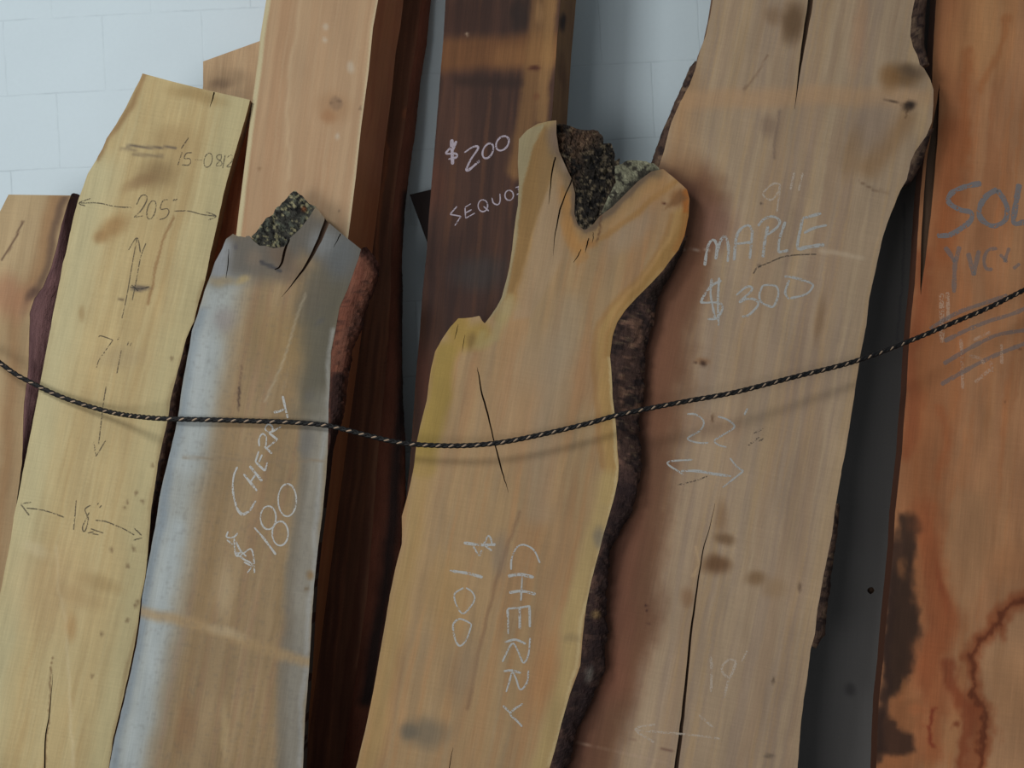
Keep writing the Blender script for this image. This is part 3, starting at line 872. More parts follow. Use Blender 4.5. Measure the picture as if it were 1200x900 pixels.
p.blob(1075, 55, 10, 30, (172, 144, 108), .5)
p.blob(898, 146, 12, 18, (118, 96, 78), .7); p.band([(914, 130), (908, 160), (904, 185)], 3.5, (112, 92, 76), .7, .8)
p.band([(900, 65), (872, 105)], 2, (116, 90, 68), .6, .8)
p.blob(822, 425, 10, 5, (120, 82, 52), .6); p.blob(823, 428, 4, 4, (60, 40, 30), .9); p.blob(814, 428, 2.2, 2, (70, 46, 34), .9)
p.blob(962, 375, 7, 34, (124, 96, 68), .7, 8); p.blob(835, 500, 40, 20, (140, 110, 86), .5)
p.blob(832, 490, 2, 6, (84, 60, 40), .8, 10)
p.blob(850, 632, 14, 10, (100, 74, 50), .8, 12); p.blob(838, 663, 19, 14, (96, 66, 42), .85, 15); p.blob(848, 605, 10, 24, (122, 92, 64), .6)
p.blob(884, 678, 14, 10, (112, 84, 56), .75); p.blob(905, 690, 18, 14, (136, 108, 78), .6); p.blob(805, 700, 10, 14, (124, 90, 62), .6)
p.blob(935, 690, 3, 6, (90, 70, 54), .7); p.blob(906, 797, 2, 5, (84, 66, 50), .8); p.blob(900, 886, 8, 3, (90, 76, 62), .7)
p.band([(812, 675), (820, 660), (818, 640)], 3, (170, 140, 104), .6, .8)
p.blob(757, 710, 2, 3, (60, 36, 30), .9); p.blob(757, 730, 1.8, 2, (60, 36, 30), .9); p.blob(756, 716, 1.5, 2, (60, 36, 30), .9)
p.band([(675, 870), (800, 900)], 2, (160, 132, 110), .5, .8); p.band([(690, 855), (790, 880)], 1.5, (84, 56, 46), .6, .8)
p.band([(986, 520), (960, 700), (940, 880)], 22, (160, 134, 104), .5, .9)
p.blob(888, 312, 3, 2, (60, 50, 44), .5)
p.blob(893, 239, 1.8, 2, (60, 46, 36), 1)
p.band([(800, 292), (832, 293)], 1.6, (170, 150, 132), .6, .8); p.band([(965, 294), (1012, 303)], 5, (168, 146, 120), .7, .9)
ck = [[(953, -150, 5), (953, -40, 6), (950, 0, 6), (945, 30, 5.5), (940, 62, 3.8), (936, 92, 2), (931, 128, .3)],
      [(838, 590, .3), (831, 620, .8), (824, 645, 1.3), (818, 680, 1.7), (814, 710, 2.2), (809, 750, 2.8), (804, 800, 3.2), (800, 840, 4), (794, 890, 5), (786, 960, 5.5)]]
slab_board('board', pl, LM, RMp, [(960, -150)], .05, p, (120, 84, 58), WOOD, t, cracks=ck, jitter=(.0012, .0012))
pb = Paint((74, 56, 46), EM, amp=.2, seed=20).fleck((40, 30, 28), .8, 6, .5, .65).fleck((120, 96, 74), .6, 7, .58, .7)
bark_edge(pl, [(816, 74), (815, 80), (808, 100), (797, 120), (787, 143), (782, 160), (778, 177), (772, 195), (768, 206)],
          [(813, 74), (808, 80), (800, 100), (790, 121), (781, 143), (773, 162), (768, 178), (762, 195), (760, 206)], .05, pb, BARK, t, .004, 21, label='dark bark along the upper left edge')
bark_edge(pl, [(1076, -150), (1072, 0), (1068, 20), (1067, 43), (1070, 55), (1075, 65), (1079, 78)],
          [(1090, -150), (1085, 0), (1083, 20), (1082, 43), (1082, 56), (1084, 66), (1088, 78)], .05, pb, BARK, t, .003, 22, label='brown bark above the knot')
bark_edge(pl, [(1089, 152), (1085, 160), (1073, 177), (1067, 190), (1063, 210), (1060, 216)],
          [(1092, 153), (1088, 162), (1084, 178), (1078, 195), (1067, 213), (1062, 218)], .05, pb, BARK, t, .003, 23, label='brown bark under the knot')
bark_edge(pl, [(978, 590), (975, 627), (968, 660), (963, 687), (958, 713), (955, 743), (951, 757)],
          [(982, 590), (980, 627), (974, 660), (971, 690), (968, 715), (966, 743), (954, 759)], .05, pb, BARK, t, .005, 24, label='broken bark along the lower right edge')
k = 20 / 3.; O = (810, 190)
marks('chalk_lettering', pl, [[(690, 170), (640, 170), (570, 230), (570, 270), (630, 295), (680, 230), (695, 168), (685, 270), (668, 390)], [(805, 80), (775, 215)], [(870, 85), (840, 225)]], CHALKFAINT, t, 'faint chalk 9 inches', 2.2, org=O, k=k)
marks('chalk_lettering', pl, [[(105, 810), (125, 680), (150, 620), (180, 610), (200, 660), (190, 760)], [(190, 760), (225, 625), (265, 580), (290, 660), (285, 780)], [(335, 770), (350, 600), (390, 520), (450, 495), (475, 545), (468, 640), (458, 755)], [(345, 640), (470, 625)],
      (3.4, [(600, 500), (575, 620), (560, 745)]), [(520, 500), (570, 445), (640, 425), (690, 460), (670, 510), (590, 570)], [(735, 465), (690, 600), (680, 705)], [(680, 705), (760, 690)], (3, [(1015, 400), (870, 440)]), (3, [(870, 440), (830, 640), (840, 690)]), (4, [(840, 685), (900, 665), (1040, 645)]), (3, [(880, 555), (960, 515), (1060, 492)])],
      CHALK, t, 'white chalk word MAPLE', 3.0, org=O, k=k)
k = 7.5; O = (810, 300)
marks('chalk_lettering', pl, [[(180, 200), (170, 330), (190, 450), (210, 550)], [(245, 190), (235, 400), (240, 615)], [(265, 215), (170, 270), (90, 390), (110, 410), (230, 410), (275, 440), (260, 500), (220, 550), (145, 555)],
      [(395, 345), (480, 275), (530, 275), (525, 310), (420, 410)], [(420, 410), (480, 380), (550, 380), (590, 425), (510, 515), (445, 535)], [(630, 258), (600, 330), (610, 400), (680, 440), (725, 440), (765, 340), (750, 270), (690, 255), (630, 258)],
      [(862, 210), (825, 320), (860, 380)], [(820, 180), (900, 190), (1055, 240), (1060, 285), (1000, 340), (870, 372)]], CHALK, t, 'white chalk price $300', 2.6, org=O, k=k)
marks('pencil_mark', pl, [[(545, 155), (580, 105), (680, 60), (800, 10), (930, -10), (1100, -15)]], PENCIL, t, 'thin dark curved line', 1.6, org=O, k=k)
O = (770, 460)
marks('chalk_lettering', pl, [[(265, 190), (330, 190), (395, 230), (410, 280), (370, 340), (270, 400), (310, 430), (400, 445), (450, 440)], [(535, 210), (620, 240), (680, 300), (600, 360), (505, 420), (540, 460), (610, 480)], [(795, 140), (765, 200)], (3, [(210, 690), (350, 690), (500, 715), (650, 735)]), [(310, 590), (90, 615), (230, 720)], [(640, 575), (700, 650), (760, 690)], [(760, 690), (575, 835)]],
      CHALK, t, 'white chalk width 22 above a double arrow', 2.0, org=O, k=k)
for sc_ in ([(850, 360), (935, 315)], [(800, 465), (900, 390)], [(890, 430), (940, 405)], [(180, 815), (350, 770), (440, 735)]):
    marks('scratch', pl, [sc_], PENCILFAINT, t, None, 1.8, org=O, k=k)
k = 9; O = (810, 740)
marks('chalk_lettering', pl, [(3, [(208, 265), (215, 400), (210, 640)]), [(400, 290), (330, 360), (330, 430), (390, 480), (440, 430), (470, 320), (400, 290)], [(470, 320), (430, 440), (385, 540), (345, 720)], [(590, 200), (530, 325)],
      [(180, -220), (-380, 980), (-590, 1030), (-390, 1170)][1:], [(-580, 1040), (0, 1090), (300, 1130)], [(80, 880), (230, 1010)]], CHALKFAINT, t, 'faint chalk 19 inches and arrow', 2.4, org=O, k=k)

# ------------------------------------------------------------------ 10 reddish slab at the right edge
ER = (.62, .64, .66)
pl = Plane(.30, (1120, 450), (1120, 900), (1190, 0))
t = thing('live_edge_plank', 'orange-red slab at the right end with blue-grey crayon letters SOL', 'wood slab', pl.M)
p = Paint((152, 108, 76), ER, seed=25, amp=.12, hf=4.5, warp=8)
LR = [(1104, -150), (1097, 0), (1095, 33), (1093, 67), (1092, 110), (1090, 140), (1087, 160), (1082, 193), (1078, 233), (1076, 267), (1074, 300), (1072, 333), (1068, 370), (1066, 393), (1064, 423), (1062, 463), (1059, 497), (1057, 530), (1055, 547), (1049, 600), (1047, 640), (1043, 683), (1038, 733), (1035, 773), (1030, 820), (1028, 860), (1027, 897)]
RR = [(1345, -150), (1330, 0), (1300, 450), (1275, 897)]
p.streak((136, 84, 52), .6, 18, 220, .45, .68, -.12).streak((166, 122, 84), .55, 14, 260, .5, .7, -.12).streak((160, 98, 58), .45, 8, 200, .52, .7, -.12)
p.band([(x + 24, y) for x, y in LR], 54, (140, 84, 50), .6, .9)
p.band([(x + 6, y) for x, y in LR[10:18]], 18, (128, 66, 38), .6, .9)
p.band([(1150, 60), (1160, 0)], 60, (172, 126, 84), .6, .9)
p.band([(1128, 190), (1132, 110), (1138, 60)], 10, (140, 80, 44), .5, .9); p.band([(1150, 105), (1170, 60), (1182, 20)], 8, (146, 88, 50), .5, .9)
p.band([(1116, 150), (1105, 300)], 26, (138, 76, 42), .5, .9)
p.poly([(1090, 590), (1100, 640), (1107, 700), (1113, 725), (1105, 760), (1095, 790), (1085, 820), (1076, 780), (1083, 740), (1080, 680), (1078, 630)], (122, 68, 42), .6, 5, .8)
p.poly([(1107, 650), (1119, 715), (1125, 735), (1136, 710), (1152, 680), (1162, 640), (1150, 580), (1120, 570)], (152, 114, 82), .55, 5, .8)
p.poly([(1205, 702), (1185, 708), (1171, 722), (1162, 744), (1147, 750), (1139, 772), (1146, 800), (1150, 832), (1156, 905), (1260, 905), (1260, 700)], (160, 122, 90), .7, 3, 1.2)
p.poly([(1054, 604), (1068, 600), (1079, 610), (1083, 622), (1071, 630), (1067, 660), (1063, 688), (1072, 714), (1078, 745), (1072, 783), (1061, 798), (1050, 814), (1032, 824), (1034, 770), (1039, 720), (1043, 690), (1049, 660), (1049, 625)], (44, 31, 25), .85, 6, 1.1)
p.band([(1047, 640), (1041, 720), (1035, 800), (1026, 890)], 12, (50, 34, 28), .8, .8)
p.blob(1056, 665, 5, 16, (120, 78, 50), .7); p.blob(1060, 800, 5, 12, (132, 84, 52), .7)
p.poly([(1026, 832), (1042, 838), (1050, 852), (1070, 860), (1068, 880), (1050, 886), (1024, 884)], (48, 32, 26), .8, 5, 1.2)
p.poly([(1040, 822), (1078, 815), (1082, 850), (1060, 858), (1044, 845)], (128, 82, 52), .6, 5, 1.2)
p.blob(1075, 830, 14, 8, (150, 90, 56), .6)
p.band([(1085, 600), (1100, 700), (1106, 725), (1090, 780), (1100, 830), (1092, 880)], 34, (142, 80, 48), .7, .8, 1.3)
p.blob(1105, 690, 8, 40, (128, 64, 38), .5, -12)
p.blob(1155, 620, 34, 70, (148, 108, 76), .7); p.blob(1178, 660, 30, 30, (150, 102, 68), .5)
stain = [(1205, 700), (1185, 706), (1170, 720), (1162, 742), (1146, 748), (1138, 770), (1144, 795), (1142, 815), (1150, 830), (1154, 860), (1150, 905)]
p.band(stain, 18, (128, 66, 38), .75, .8, 1.5); p.band(stain, 5, (84, 40, 24), .7, .7, 1.5)
p.band([(1112, 780), (1116, 805), (1128, 824), (1138, 830), (1136, 860), (1130, 905)], 16, (120, 58, 34), .75, .8, 1.6)
p.band([(1095, 830), (1088, 850), (1092, 875)], 6, (110, 44, 28), .7, .8, 1.4)
p.blob(1185, 810, 34, 60, (158, 116, 82), .75); p.blob(1115, 860, 16, 30, (156, 112, 76), .6)
p.blob(1122, 850, 5, 5, (110, 56, 34), .8); p.blob(1110, 790, 3, 8, (120, 66, 40), .7)
p.band([(1100, 480), (1112, 520), (1100, 560)], 10, (148, 84, 50), .5, .9); p.blob(1150, 540, 40, 40, (158, 112, 78), .4)
p.band([(1184, 407), (1200, 412)], 1.5, (90, 60, 44), .7, .6); p.blob(1182, 478, 1.6, 1.6, (80, 54, 40), .8)
cw = [[(1101, 98, .3), (1099, 120, 2.6), (1096, 150, 7), (1091, 190, 10.5), (1087, 240, 10), (1083, 290, 7), (1080, 325, 3), (1079, 345, .4)]]
slab_board('board', pl, LR, RR, [(1220, -150)], .055, p, (86, 54, 40), WOOD, t, cracks=cw, jitter=(.0008, 0), depth=.014)
k = 6.43; O = (1080, 200)
marks('crayon_lettering', pl, [[(450, 95), (330, 120), (225, 170), (205, 240), (290, 295), (370, 315), (370, 375), (290, 440), (210, 485), (115, 490)], [(570, 140), (490, 190), (440, 270), (440, 350), (500, 405), (560, 415), (630, 370), (645, 290), (620, 220), (570, 145)], [(735, 100), (705, 280), (695, 395), (780, 385), (850, 365)]],
      CRAYON, t, 'blue-grey crayon letters SOL', 5.6, org=O, k=k)
marks('crayon_lettering', pl, [[(175, 575), (215, 630), (250, 690)], [(285, 570), (265, 650), (250, 720), (243, 920)], [(350, 620), (375, 720), (395, 790)], [(395, 790), (410, 700), (432, 600)], (3.5, [(570, 585), (500, 600), (470, 670), (485, 735), (535, 745)]), (3.5, [(590, 630), (645, 690)]), (3.5, [(620, 690), (660, 580)]), (3.5, [(690, 740), (740, 700)])],
      CRAYONFAINT, t, 'smudged grey letters under SOL', 4.6, org=O, k=k)
O = (1080, 330)
marks('crayon_lettering', pl, [[(170, 450), (330, 370), (500, 300), (680, 245), (850, 170)], [(165, 620), (330, 520), (480, 440), (600, 395), (850, 355)], [(145, 775), (330, 670), (480, 590), (640, 520), (850, 440)], [(60, 355), (260, 240), (450, 170), (650, 105)]], CRAYONFAINT, t, 'three grey underlining strokes', 4.2, org=O, k=k)
marks('chalk_lettering', pl, [[(295, 430), (302, 560), (310, 810)], (5, [(150, 90), (152, 460)]), (4, [(195, 80), (200, 300)]), [(600, 470), (605, 620)], [(520, 600), (535, 680)], [(390, 440), (520, 380)], [(360, 560), (440, 580), (470, 620)], [(400, 760), (520, 660)]], CHALKTAN, t, 'rubbed-out tan chalk figures', 3.4, org=O, k=k)

# ------------------------------------------------------------------ 11 grey-edged cherry slab
EG = (.95, .97, .97)
pl = Plane(.545, (300, 550), (240, 900), (345, 240))
t = thing('live_edge_plank', 'grey-edged cherry slab with white chalk price $180 and mossy pointed top', 'wood slab', pl.M)
p = Paint((142, 118, 86), EG, seed=30, amp=.07)
LG = [(273, 274), (265, 280), (260, 292), (252, 307), (248, 320), (240, 340), (232, 367), (225, 387), (222, 407), (217, 433), (212, 463), (209, 487), (203, 515), (197, 540), (192, 560), (187, 583), (182, 617), (175, 653), (167, 697), (164, 730), (159, 760), (152, 793), (144, 827), (135, 863), (128, 900)]
RG = [(423, 292), (420, 303), (413, 323), (407, 340), (398, 360), (393, 387), (388, 413), (387, 443), (385, 473), (385, 497), (384, 530), (382, 560), (378, 600), (373, 640), (368, 687), (365, 733), (362, 787), (358, 833), (355, 897)]
p.streak((140, 112, 76), .6, 14, 240, .45, .7, -.2).streak((166, 142, 108), .5, 10, 280, .5, .7, -.2).streak((140, 104, 80), .4, 9, 200, .52, .7, -.2)
p.band([(x + 16, y) for x, y in LG[4:]], 56, (152, 156, 152), .9, .75)
p.band([(x + 4, y) for x, y in LG[6:]], 12, (120, 130, 138), .7, .9)
p.band([(x + 22, y) for x, y in LG[8:14]], 30, (168, 173, 171), .6, .9)
p.band([(x + 24, y) for x, y in LG[16:]], 20, (166, 173, 173), .6, .9)
p.band([(x - 14, y) for x, y in RG[:8]], 50, (88, 83, 70), .9, .8)
p.band([(x - 12, y) for x, y in RG[8:]], 32, (132, 128, 118), .85, .7)
p.band([(x - 26, y) for x, y in RG[9:]], 12, (108, 100, 88), .6, .9)
p.band([(x - 3, y) for x, y in RG[5:]], 6, (152, 150, 144), .7, .9)
# weathered grey cap
p.band([(258, 300), (300, 300), (350, 265), (420, 305)], 60, (94, 88, 80), .92, .55, 2.5)
p.band([(262, 290), (258, 318)], 22, (142, 144, 146), .8, .8)
p.blob(300, 305, 12, 14, (120, 102, 84), .5)
p.blob(328, 298, 16, 22, (100, 82, 66), .8, -30); p.blob(380, 285, 24, 22, (124, 128, 130), .6)
p.blob(400, 300, 18, 34, (92, 94, 94), .75, 25); p.blob(340, 318, 24, 14, (102, 86, 72), .6)
p.band([(308, 308), (318, 312), (326, 316)], 4, (58, 56, 58), .85, .6); p.blob(278, 290, 4, 5, (84, 80, 80), .8)
p.blob(285, 330, 12, 6, (170, 146, 98), .7, -20); p.blob(260, 330, 18, 7, (150, 128, 90), .6)
p.blob(330, 400, 44, 50, (136, 110, 70), .5); p.band([(372, 330), (366, 400), (360, 480)], 26, (92, 86, 72), .7, .9, 2); p.band([(250, 350), (234, 420), (226, 480)], 16, (166, 170, 168), .5, .9); p.blob(262, 375, 16, 18, (128, 116, 112), .5)
p.blob(375, 376, 9, 4, (84, 80, 74), .7, -35); p.blob(368, 345, 20, 30, (100, 90, 76), .5, 25)
p.band([(358, 345), (335, 410), (312, 470)], 2.5, (172, 158, 132), .5, .8, .5)
p.band([(280, 455), (281, 475)], 3, (66, 48, 40), .9, .6); p.band([(282, 430), (280, 480)], 2, (100, 78, 62), .6, .8)
p.band([(216, 535), (300, 540), (382, 540)], 3, (130, 110, 86), .5, .9)
p.band([(166, 715), (230, 730), (300, 755), (362, 775)], 12, (160, 132, 94), .75, .8, 1.6)
p.blob(265, 740, 30, 8, (176, 158, 128), .5, 16); p.blob(262, 690, 12, 40, (170, 150, 118), .5)
p.blob(362, 675, 5, 7, (132, 106, 74), .9, -20); p.blob(359, 690, 3, 3, (110, 92, 70), .8)
p.blob(215, 850, 14, 40, (132, 100, 70), .6, 8); p.blob(262, 860, 6, 50, (172, 150, 112), .5)
p.fleck((90, 84, 78), .14, 3.5, .64, .72)
p.blob(360, 520, 12, 22, (104, 100, 94), .7); p.blob(362, 465, 6, 10, (94, 88, 80), .6)
ck = [[(384, 250, 7), (383, 259, 6.5), (378, 273, 6), (370, 290, 4.8), (358, 312, 3), (345, 330, 1.6), (330, 348, .3)], [(339, 280, 2.2), (334, 292, 3), (332, 302, 3), (328, 312, 2.2), (322, 316, 1)], [(399, 274, 1.4), (395, 282, 1), (391, 290, .3)], [(268, 292, .5), (267, 310, 1.2), (265, 326, .5)], [(277, 272, 2.5), (280, 275, 2.5), (288, 277, 2)]]
slab_board('board', pl, LG, RG, [(279, 277), (287, 277), (292, 276), (297, 282), (304, 288), (312, 288), (320, 291), (333, 289), (340, 279), (352, 268), (362, 255), (370, 242), (383, 259), (403, 276)], .06, p, (74, 66, 60), WOOD, t, cracks=ck, jitter=(.001, .0008))
pb = Paint((62, 60, 54), EG, amp=.2, seed=31).fleck((36, 34, 32), .9, 7, .48, .6).fleck((150, 142, 108), .9, 3.6, .58, .66).fleck((104, 108, 92), .6, 5, .55, .65).blob(353, 246, 4, 4, (120, 72, 44), .9)
bark_patch(pl, [(292, 275.5), (298, 270), (304, 260), (309, 253), (317, 248), (322, 240), (330, 232), (336, 225), (343, 219), (354, 229), (362, 237), (370, 242), (362, 255), (352, 268), (340, 279), (333, 289), (320, 291), (312, 288), (304, 288), (297, 282)],
           -.001, -.035, ((345, 280), (320, 238)), pb, BARK, t, .010, 33, label='mossy grey bark on the pointed top', t=.06)
pb = Paint((112, 72, 57), EG, amp=.12, seed=34)
pb.streak((96, 52, 40), .6, 5, 40, .45, .65, -.25).streak((150, 92, 68), .5, 4, 50, .52, .7, -.25)
pb.band([(424, 290), (438, 302), (446, 320)], 12, (60, 36, 30), .8, .8)
pb.band([(445, 322), (430, 365), (424, 390), (410, 432)], 7, (64, 36, 28), .8, .8)
pb.band([(398, 448), (396, 500), (382, 600), (362, 820), (356, 900)], 22, (52, 34, 30), .95, .3)
pb.band([(407, 445), (400, 500)], 5, (110, 62, 44), .7, .7)
pb.fleck((34, 26, 26), .35, 6, .58, .7)
bark_edge(pl, RG, [(430, 292), (440, 304), (446, 322), (438, 343), (428, 367), (424, 387), (415, 407), (408, 440), (405, 473), (398, 497), (390, 530), (387, 560), (382, 600), (377, 640), (371, 687), (368, 733), (365, 787), (361, 833), (358, 897)], .06, pb, BARKSMOOTH, t, .011, 35, True, name='bark', label='reddish flaking bark along the right edge', nscale=16)
k = 7.5; O = (250, 450)
marks('chalk_lettering', pl, [(2.4, [(610, 105), (635, 220), (655, 300)]), (2.6, [(530, 250), (580, 240), (620, 222)]), (2.4, [(565, 490), (490, 430)]), [(490, 430), (455, 395), (480, 355), (515, 370), (520, 410), (490, 425)], [(510, 425), (595, 375)],
      (2.6, [(515, 612), (450, 548)]), [(405, 548), (402, 485), (432, 437), (466, 470), (462, 545)], [(475, 560), (560, 490)], [(400, 590), (370, 685)], (2.4, [(370, 685), (455, 765)]), [(455, 765), (475, 690)], [(400, 690), (430, 620)], (2.6, [(265, 790), (385, 940)]), (2.6, [(320, 720), (430, 855)]), (2.2, [(320, 870), (370, 800)]),
      (2.2, [(212, 728), (182, 800), (172, 890), (178, 980), (205, 1085)]), (3, [(205, 1085), (225, 1120), (260, 1145), (320, 1115)]), (2, [(320, 1115), (375, 1025)])], CHALK, t, 'white chalk word CHERRY running upward', 1.9, org=O, k=k)
O = (250, 560)
marks('chalk_lettering', pl, [ell(650, 195, 80, 143), ell(483, 350, 68, 103), ell(588, 488, 70, 107), (2.3, [(360, 435), (450, 540), (550, 675)]), [(130, 470), (118, 520), (180, 520), (215, 485)], [(120, 545), (170, 585)], [(185, 530), (190, 640), (210, 690), (270, 660), (330, 625), (355, 700), (362, 835)], [(190, 640), (260, 710), (340, 760), (300, 835)], [(200, 560), (240, 640), (290, 690)], (2.5, [(240, 650), (200, 690)]), [(270, 740), (330, 770)]],
      CHALK, t, 'white chalk price $180', 1.8, org=O, k=k)

# ------------------------------------------------------------------ 12 forked cherry slab
EF = (.85, .86, .87)
pl = Plane(.48, (590, 600), (535, 900), (660, 200))
t = thing('live_edge_plank', 'forked cherry slab with a Y-shaped top and white chalk price $100', 'wood slab', pl.M)
p = Paint((158, 128, 92), EF, seed=40, amp=.07)
LF = [(652, 141), (643, 142), (630, 145), (617, 153), (608, 163), (607, 190), (608, 213), (607, 240), (604, 258), (602, 275), (600, 293), (597, 313), (593, 330), (588, 348), (582, 360), (575, 370), (568, 379), (565, 376), (562, 370), (553, 372), (543, 373), (537, 373), (528, 383), (518, 397), (510, 412), (505, 432), (503, 447), (500, 470), (493, 497), (488, 520), (485, 547), (478, 580), (471, 605), (471, 637), (463, 667), (457, 697), (452, 727), (445, 767), (438, 807), (430, 847), (418, 897)]
RF = [(777, 198), (792, 210), (805, 222), (808, 233), (807, 253), (802, 277), (795, 293), (787, 303), (777, 317), (763, 332), (747, 348), (733, 363), (723, 378), (718, 393), (715, 417), (717, 443), (718, 467), (721, 490), (723, 517), (725, 547), (724, 563), (720, 582), (715, 600), (708, 623), (702, 647), (693, 680), (687, 710), (683, 743), (680, 780), (668, 813), (658, 847), (650, 880), (645, 897)]
notch = [(652, 157), (655, 177), (662, 193), (670, 210), (674, 227), (673, 250), (677, 263), (685, 270), (693, 265), (703, 253), (717, 243), (730, 230), (747, 213), (763, 201)]
p.streak((150, 108, 74), .6, 16, 220, .45, .7, -.2).streak((150, 128, 100), .6, 12, 240, .5, .7, -.2).streak((164, 118, 78), .5, 9, 200, .52, .7, -.2).streak((128, 106, 82), .4, 8, 160, .55, .7, -.2)
p.blob(610, 480, 60, 90, (162, 126, 92), .5); p.blob(690, 440, 40, 50, (156, 114, 80), .4); p.blob(640, 420, 30, 50, (150, 128, 102), .5, 30)
p.blob(740, 270, 44, 20, (150, 128, 106), .6, -40)
sap = [(x + 12, y) for x, y in LF[24:31]]
p.band(sap, 26, (146, 120, 60), .9, .5); p.band([(534, 376), (540, 396), (560, 392)], 28, (148, 120, 58), .8, .6); p.blob(552, 398, 8, 12, (110, 86, 50), .6)
p.band([(x + 12, y) for x, y in LF[30:]], 22, (156, 126, 80), .7, .8)
p.band([(x + 10, y) for x, y in LF[2:16]], 16, (146, 122, 82), .85, .5); p.band([(x + 20, y) for x, y in LF[3:15]], 6, (170, 138, 90), .6, .8)
p.band([(630, 160), (620, 215), (612, 290), (600, 350)], 22, (148, 104, 58), .5, .8)
p.band([(x - 8, y) for x, y in RF[4:22]], 18, (166, 130, 78), .85, .5); p.band([(x - 20, y) for x, y in RF[4:20]], 6, (150, 110, 66), .6, .8)
p.band([(x - 11, y) for x, y in RF[20:]], 22, (172, 146, 98), .8, .7); p.band([(x - 1.5, y) for x, y in RF[8:]], 4, (188, 164, 120), .8, .6)
p.band([(806, 226), (804, 262), (795, 292)], 9, (150, 88, 38), .9, .6); p.blob(793, 232, 12, 12, (128, 86, 50), .7); p.blob(777, 240, 3, 2.5, (80, 40, 26), 1)
p.poly([(604, 165), (617, 151), (640, 143), (626, 172), (613, 215), (607, 265), (602, 300), (594, 345), (580, 366), (570, 376), (575, 366), (596, 316), (603, 260), (606, 215), (604, 190)], (146, 134, 104), .8, 1.5, .4)
p.poly([(638, 146), (648, 160), (651, 190), (641, 226), (630, 252), (618, 292), (608, 325), (598, 350), (590, 354), (600, 310), (607, 262), (613, 215), (626, 172)], (128, 97, 58), .7, 1.5, .5)
p.poly([(640, 228), (650, 215), (658, 260), (660, 300), (640, 340), (622, 372), (600, 376), (606, 340), (620, 295), (632, 252)], (156, 130, 102), .6, 3, .7)
p.poly([(808, 250), (797, 293), (777, 319), (747, 350), (724, 380), (717, 418), (706, 420), (710, 388), (733, 346), (763, 313), (785, 284), (796, 250)], (146, 108, 60), .7, 1.5, .5)
p.band([(797, 252), (785, 285), (764, 313), (734, 346), (711, 388), (704, 440)], 4, (172, 132, 84), .6, .8)
p.band([(660, 222), (664, 250), (672, 275), (690, 284), (708, 275), (740, 251), (772, 226), (792, 212)], 7, (150, 110, 64), .8, .6)
p.poly([(776, 247), (799, 221), (808, 234), (795, 240)], (116, 80, 50), .7, 2)
p.poly([(660, 240), (668, 262), (682, 290), (690, 300), (676, 312), (664, 290), (656, 262)], (160, 116, 68), .5, 2)
p.band(notch, 22, (118, 96, 70), .9, .5); p.band([(x, y + 14) for x, y in notch[5:]], 14, (166, 128, 84), .6, .8)
p.band([(x - 6, y + 22) for x, y in notch[3:8]], 12, (166, 118, 66), .7, .8)
p.band(notch, 7, (104, 84, 66), .9, .5); p.blob(655, 165, 14, 24, (120, 98, 82), .7, -20); p.blob(664, 195, 10, 12, (140, 118, 100), .7)
p.blob(770, 220, 24, 14, (166, 124, 78), .5, -30)
p.band([(565, 392), (560, 405), (580, 395), (596, 350)], 10, (158, 140, 96), .6, .8)
p.blob(500, 860, 32, 22, (106, 94, 78), .7); p.blob(480, 860, 14, 10, (90, 84, 74), .6); p.blob(700, 628, 8, 16, (110, 102, 92), .6); p.blob(672, 748, 12, 6, (140, 118, 84), .6)
p.band([(606, 600), (582, 680), (560, 770), (548, 830)], 4, (120, 90, 66), .6, .9); p.blob(640, 790, 16, 60, (164, 116, 74), .6, 12); p.blob(585, 650, 12, 30, (130, 112, 94), .6)
p.blob(520, 700, 30, 60, (158, 124, 78), .5); p.blob(545, 780, 20, 50, (136, 114, 90), .5, 12); p.blob(592, 360, 18, 12, (150, 130, 96), .5)
p.band([(668, 360), (640, 500), (630, 600)], 30, (146, 130, 110), .45, .9)
p.band([(700, 252), (702, 268), (698, 282)], 2, (90, 60, 40), .7, .7); p.blob(690, 285, 10, 6, (150, 104, 60), .6)
ck = [[(651, 184, 2.2), (648, 195, 2.5), (646, 210, 2), (644, 228, 1.4), (643, 240, .3)], [(672, 206, 3), (668, 216, 2.2), (662, 230, 2), (656, 246, 2.6), (653, 262, 2), (650, 280, 1.2), (648, 300, .3)],
      [(690, 279, 1.4), (688, 286, 2.2), (686, 296, .6)], [(681, 292, 1), (677, 300, 1.6), (672, 308, .5)], [(695, 272, .8), (695, 279, 1.2), (694, 285, .3)],
      [(559, 430, .3), (561, 440, 1.8), (565, 462, 2.6), (570, 480, 2.8), (575, 500, 2.2), (580, 520, 2), (585, 540, 2.6), (590, 558, 1.8), (596, 577, .3)], [(537, 380, .5), (535, 388, 1.2), (533, 398, .4)], [(545, 392, .4), (543, 402, 1), (542, 412, .3)],
      [(531, 876, .3), (528, 890, 1.2), (524, 920, 1.6)]]
ck = [[(x, y, max(.25, w_ * .72)) for x, y, w_ in c_] for c_ in ck]
slab_board('board', pl, LF, RF, notch, .05, p, (150, 120, 82), WOOD, t, cracks=ck, jitter=(.0008, .0008))
pb = Paint((82, 62, 48), EF, amp=.2, seed=41)
pb.band([(708, 180), (700, 215), (684, 262)], 44, (38, 34, 30), .95, .6, 1.5).fleck((24, 22, 22), .8, 7, .5, .62).fleck((134, 118, 92), .6, 4, .6, .68)
pb.blob(680, 165, 26, 18, (100, 76, 60), .6); pb.blob(688, 150, 10, 5, (40, 32, 28), .9)
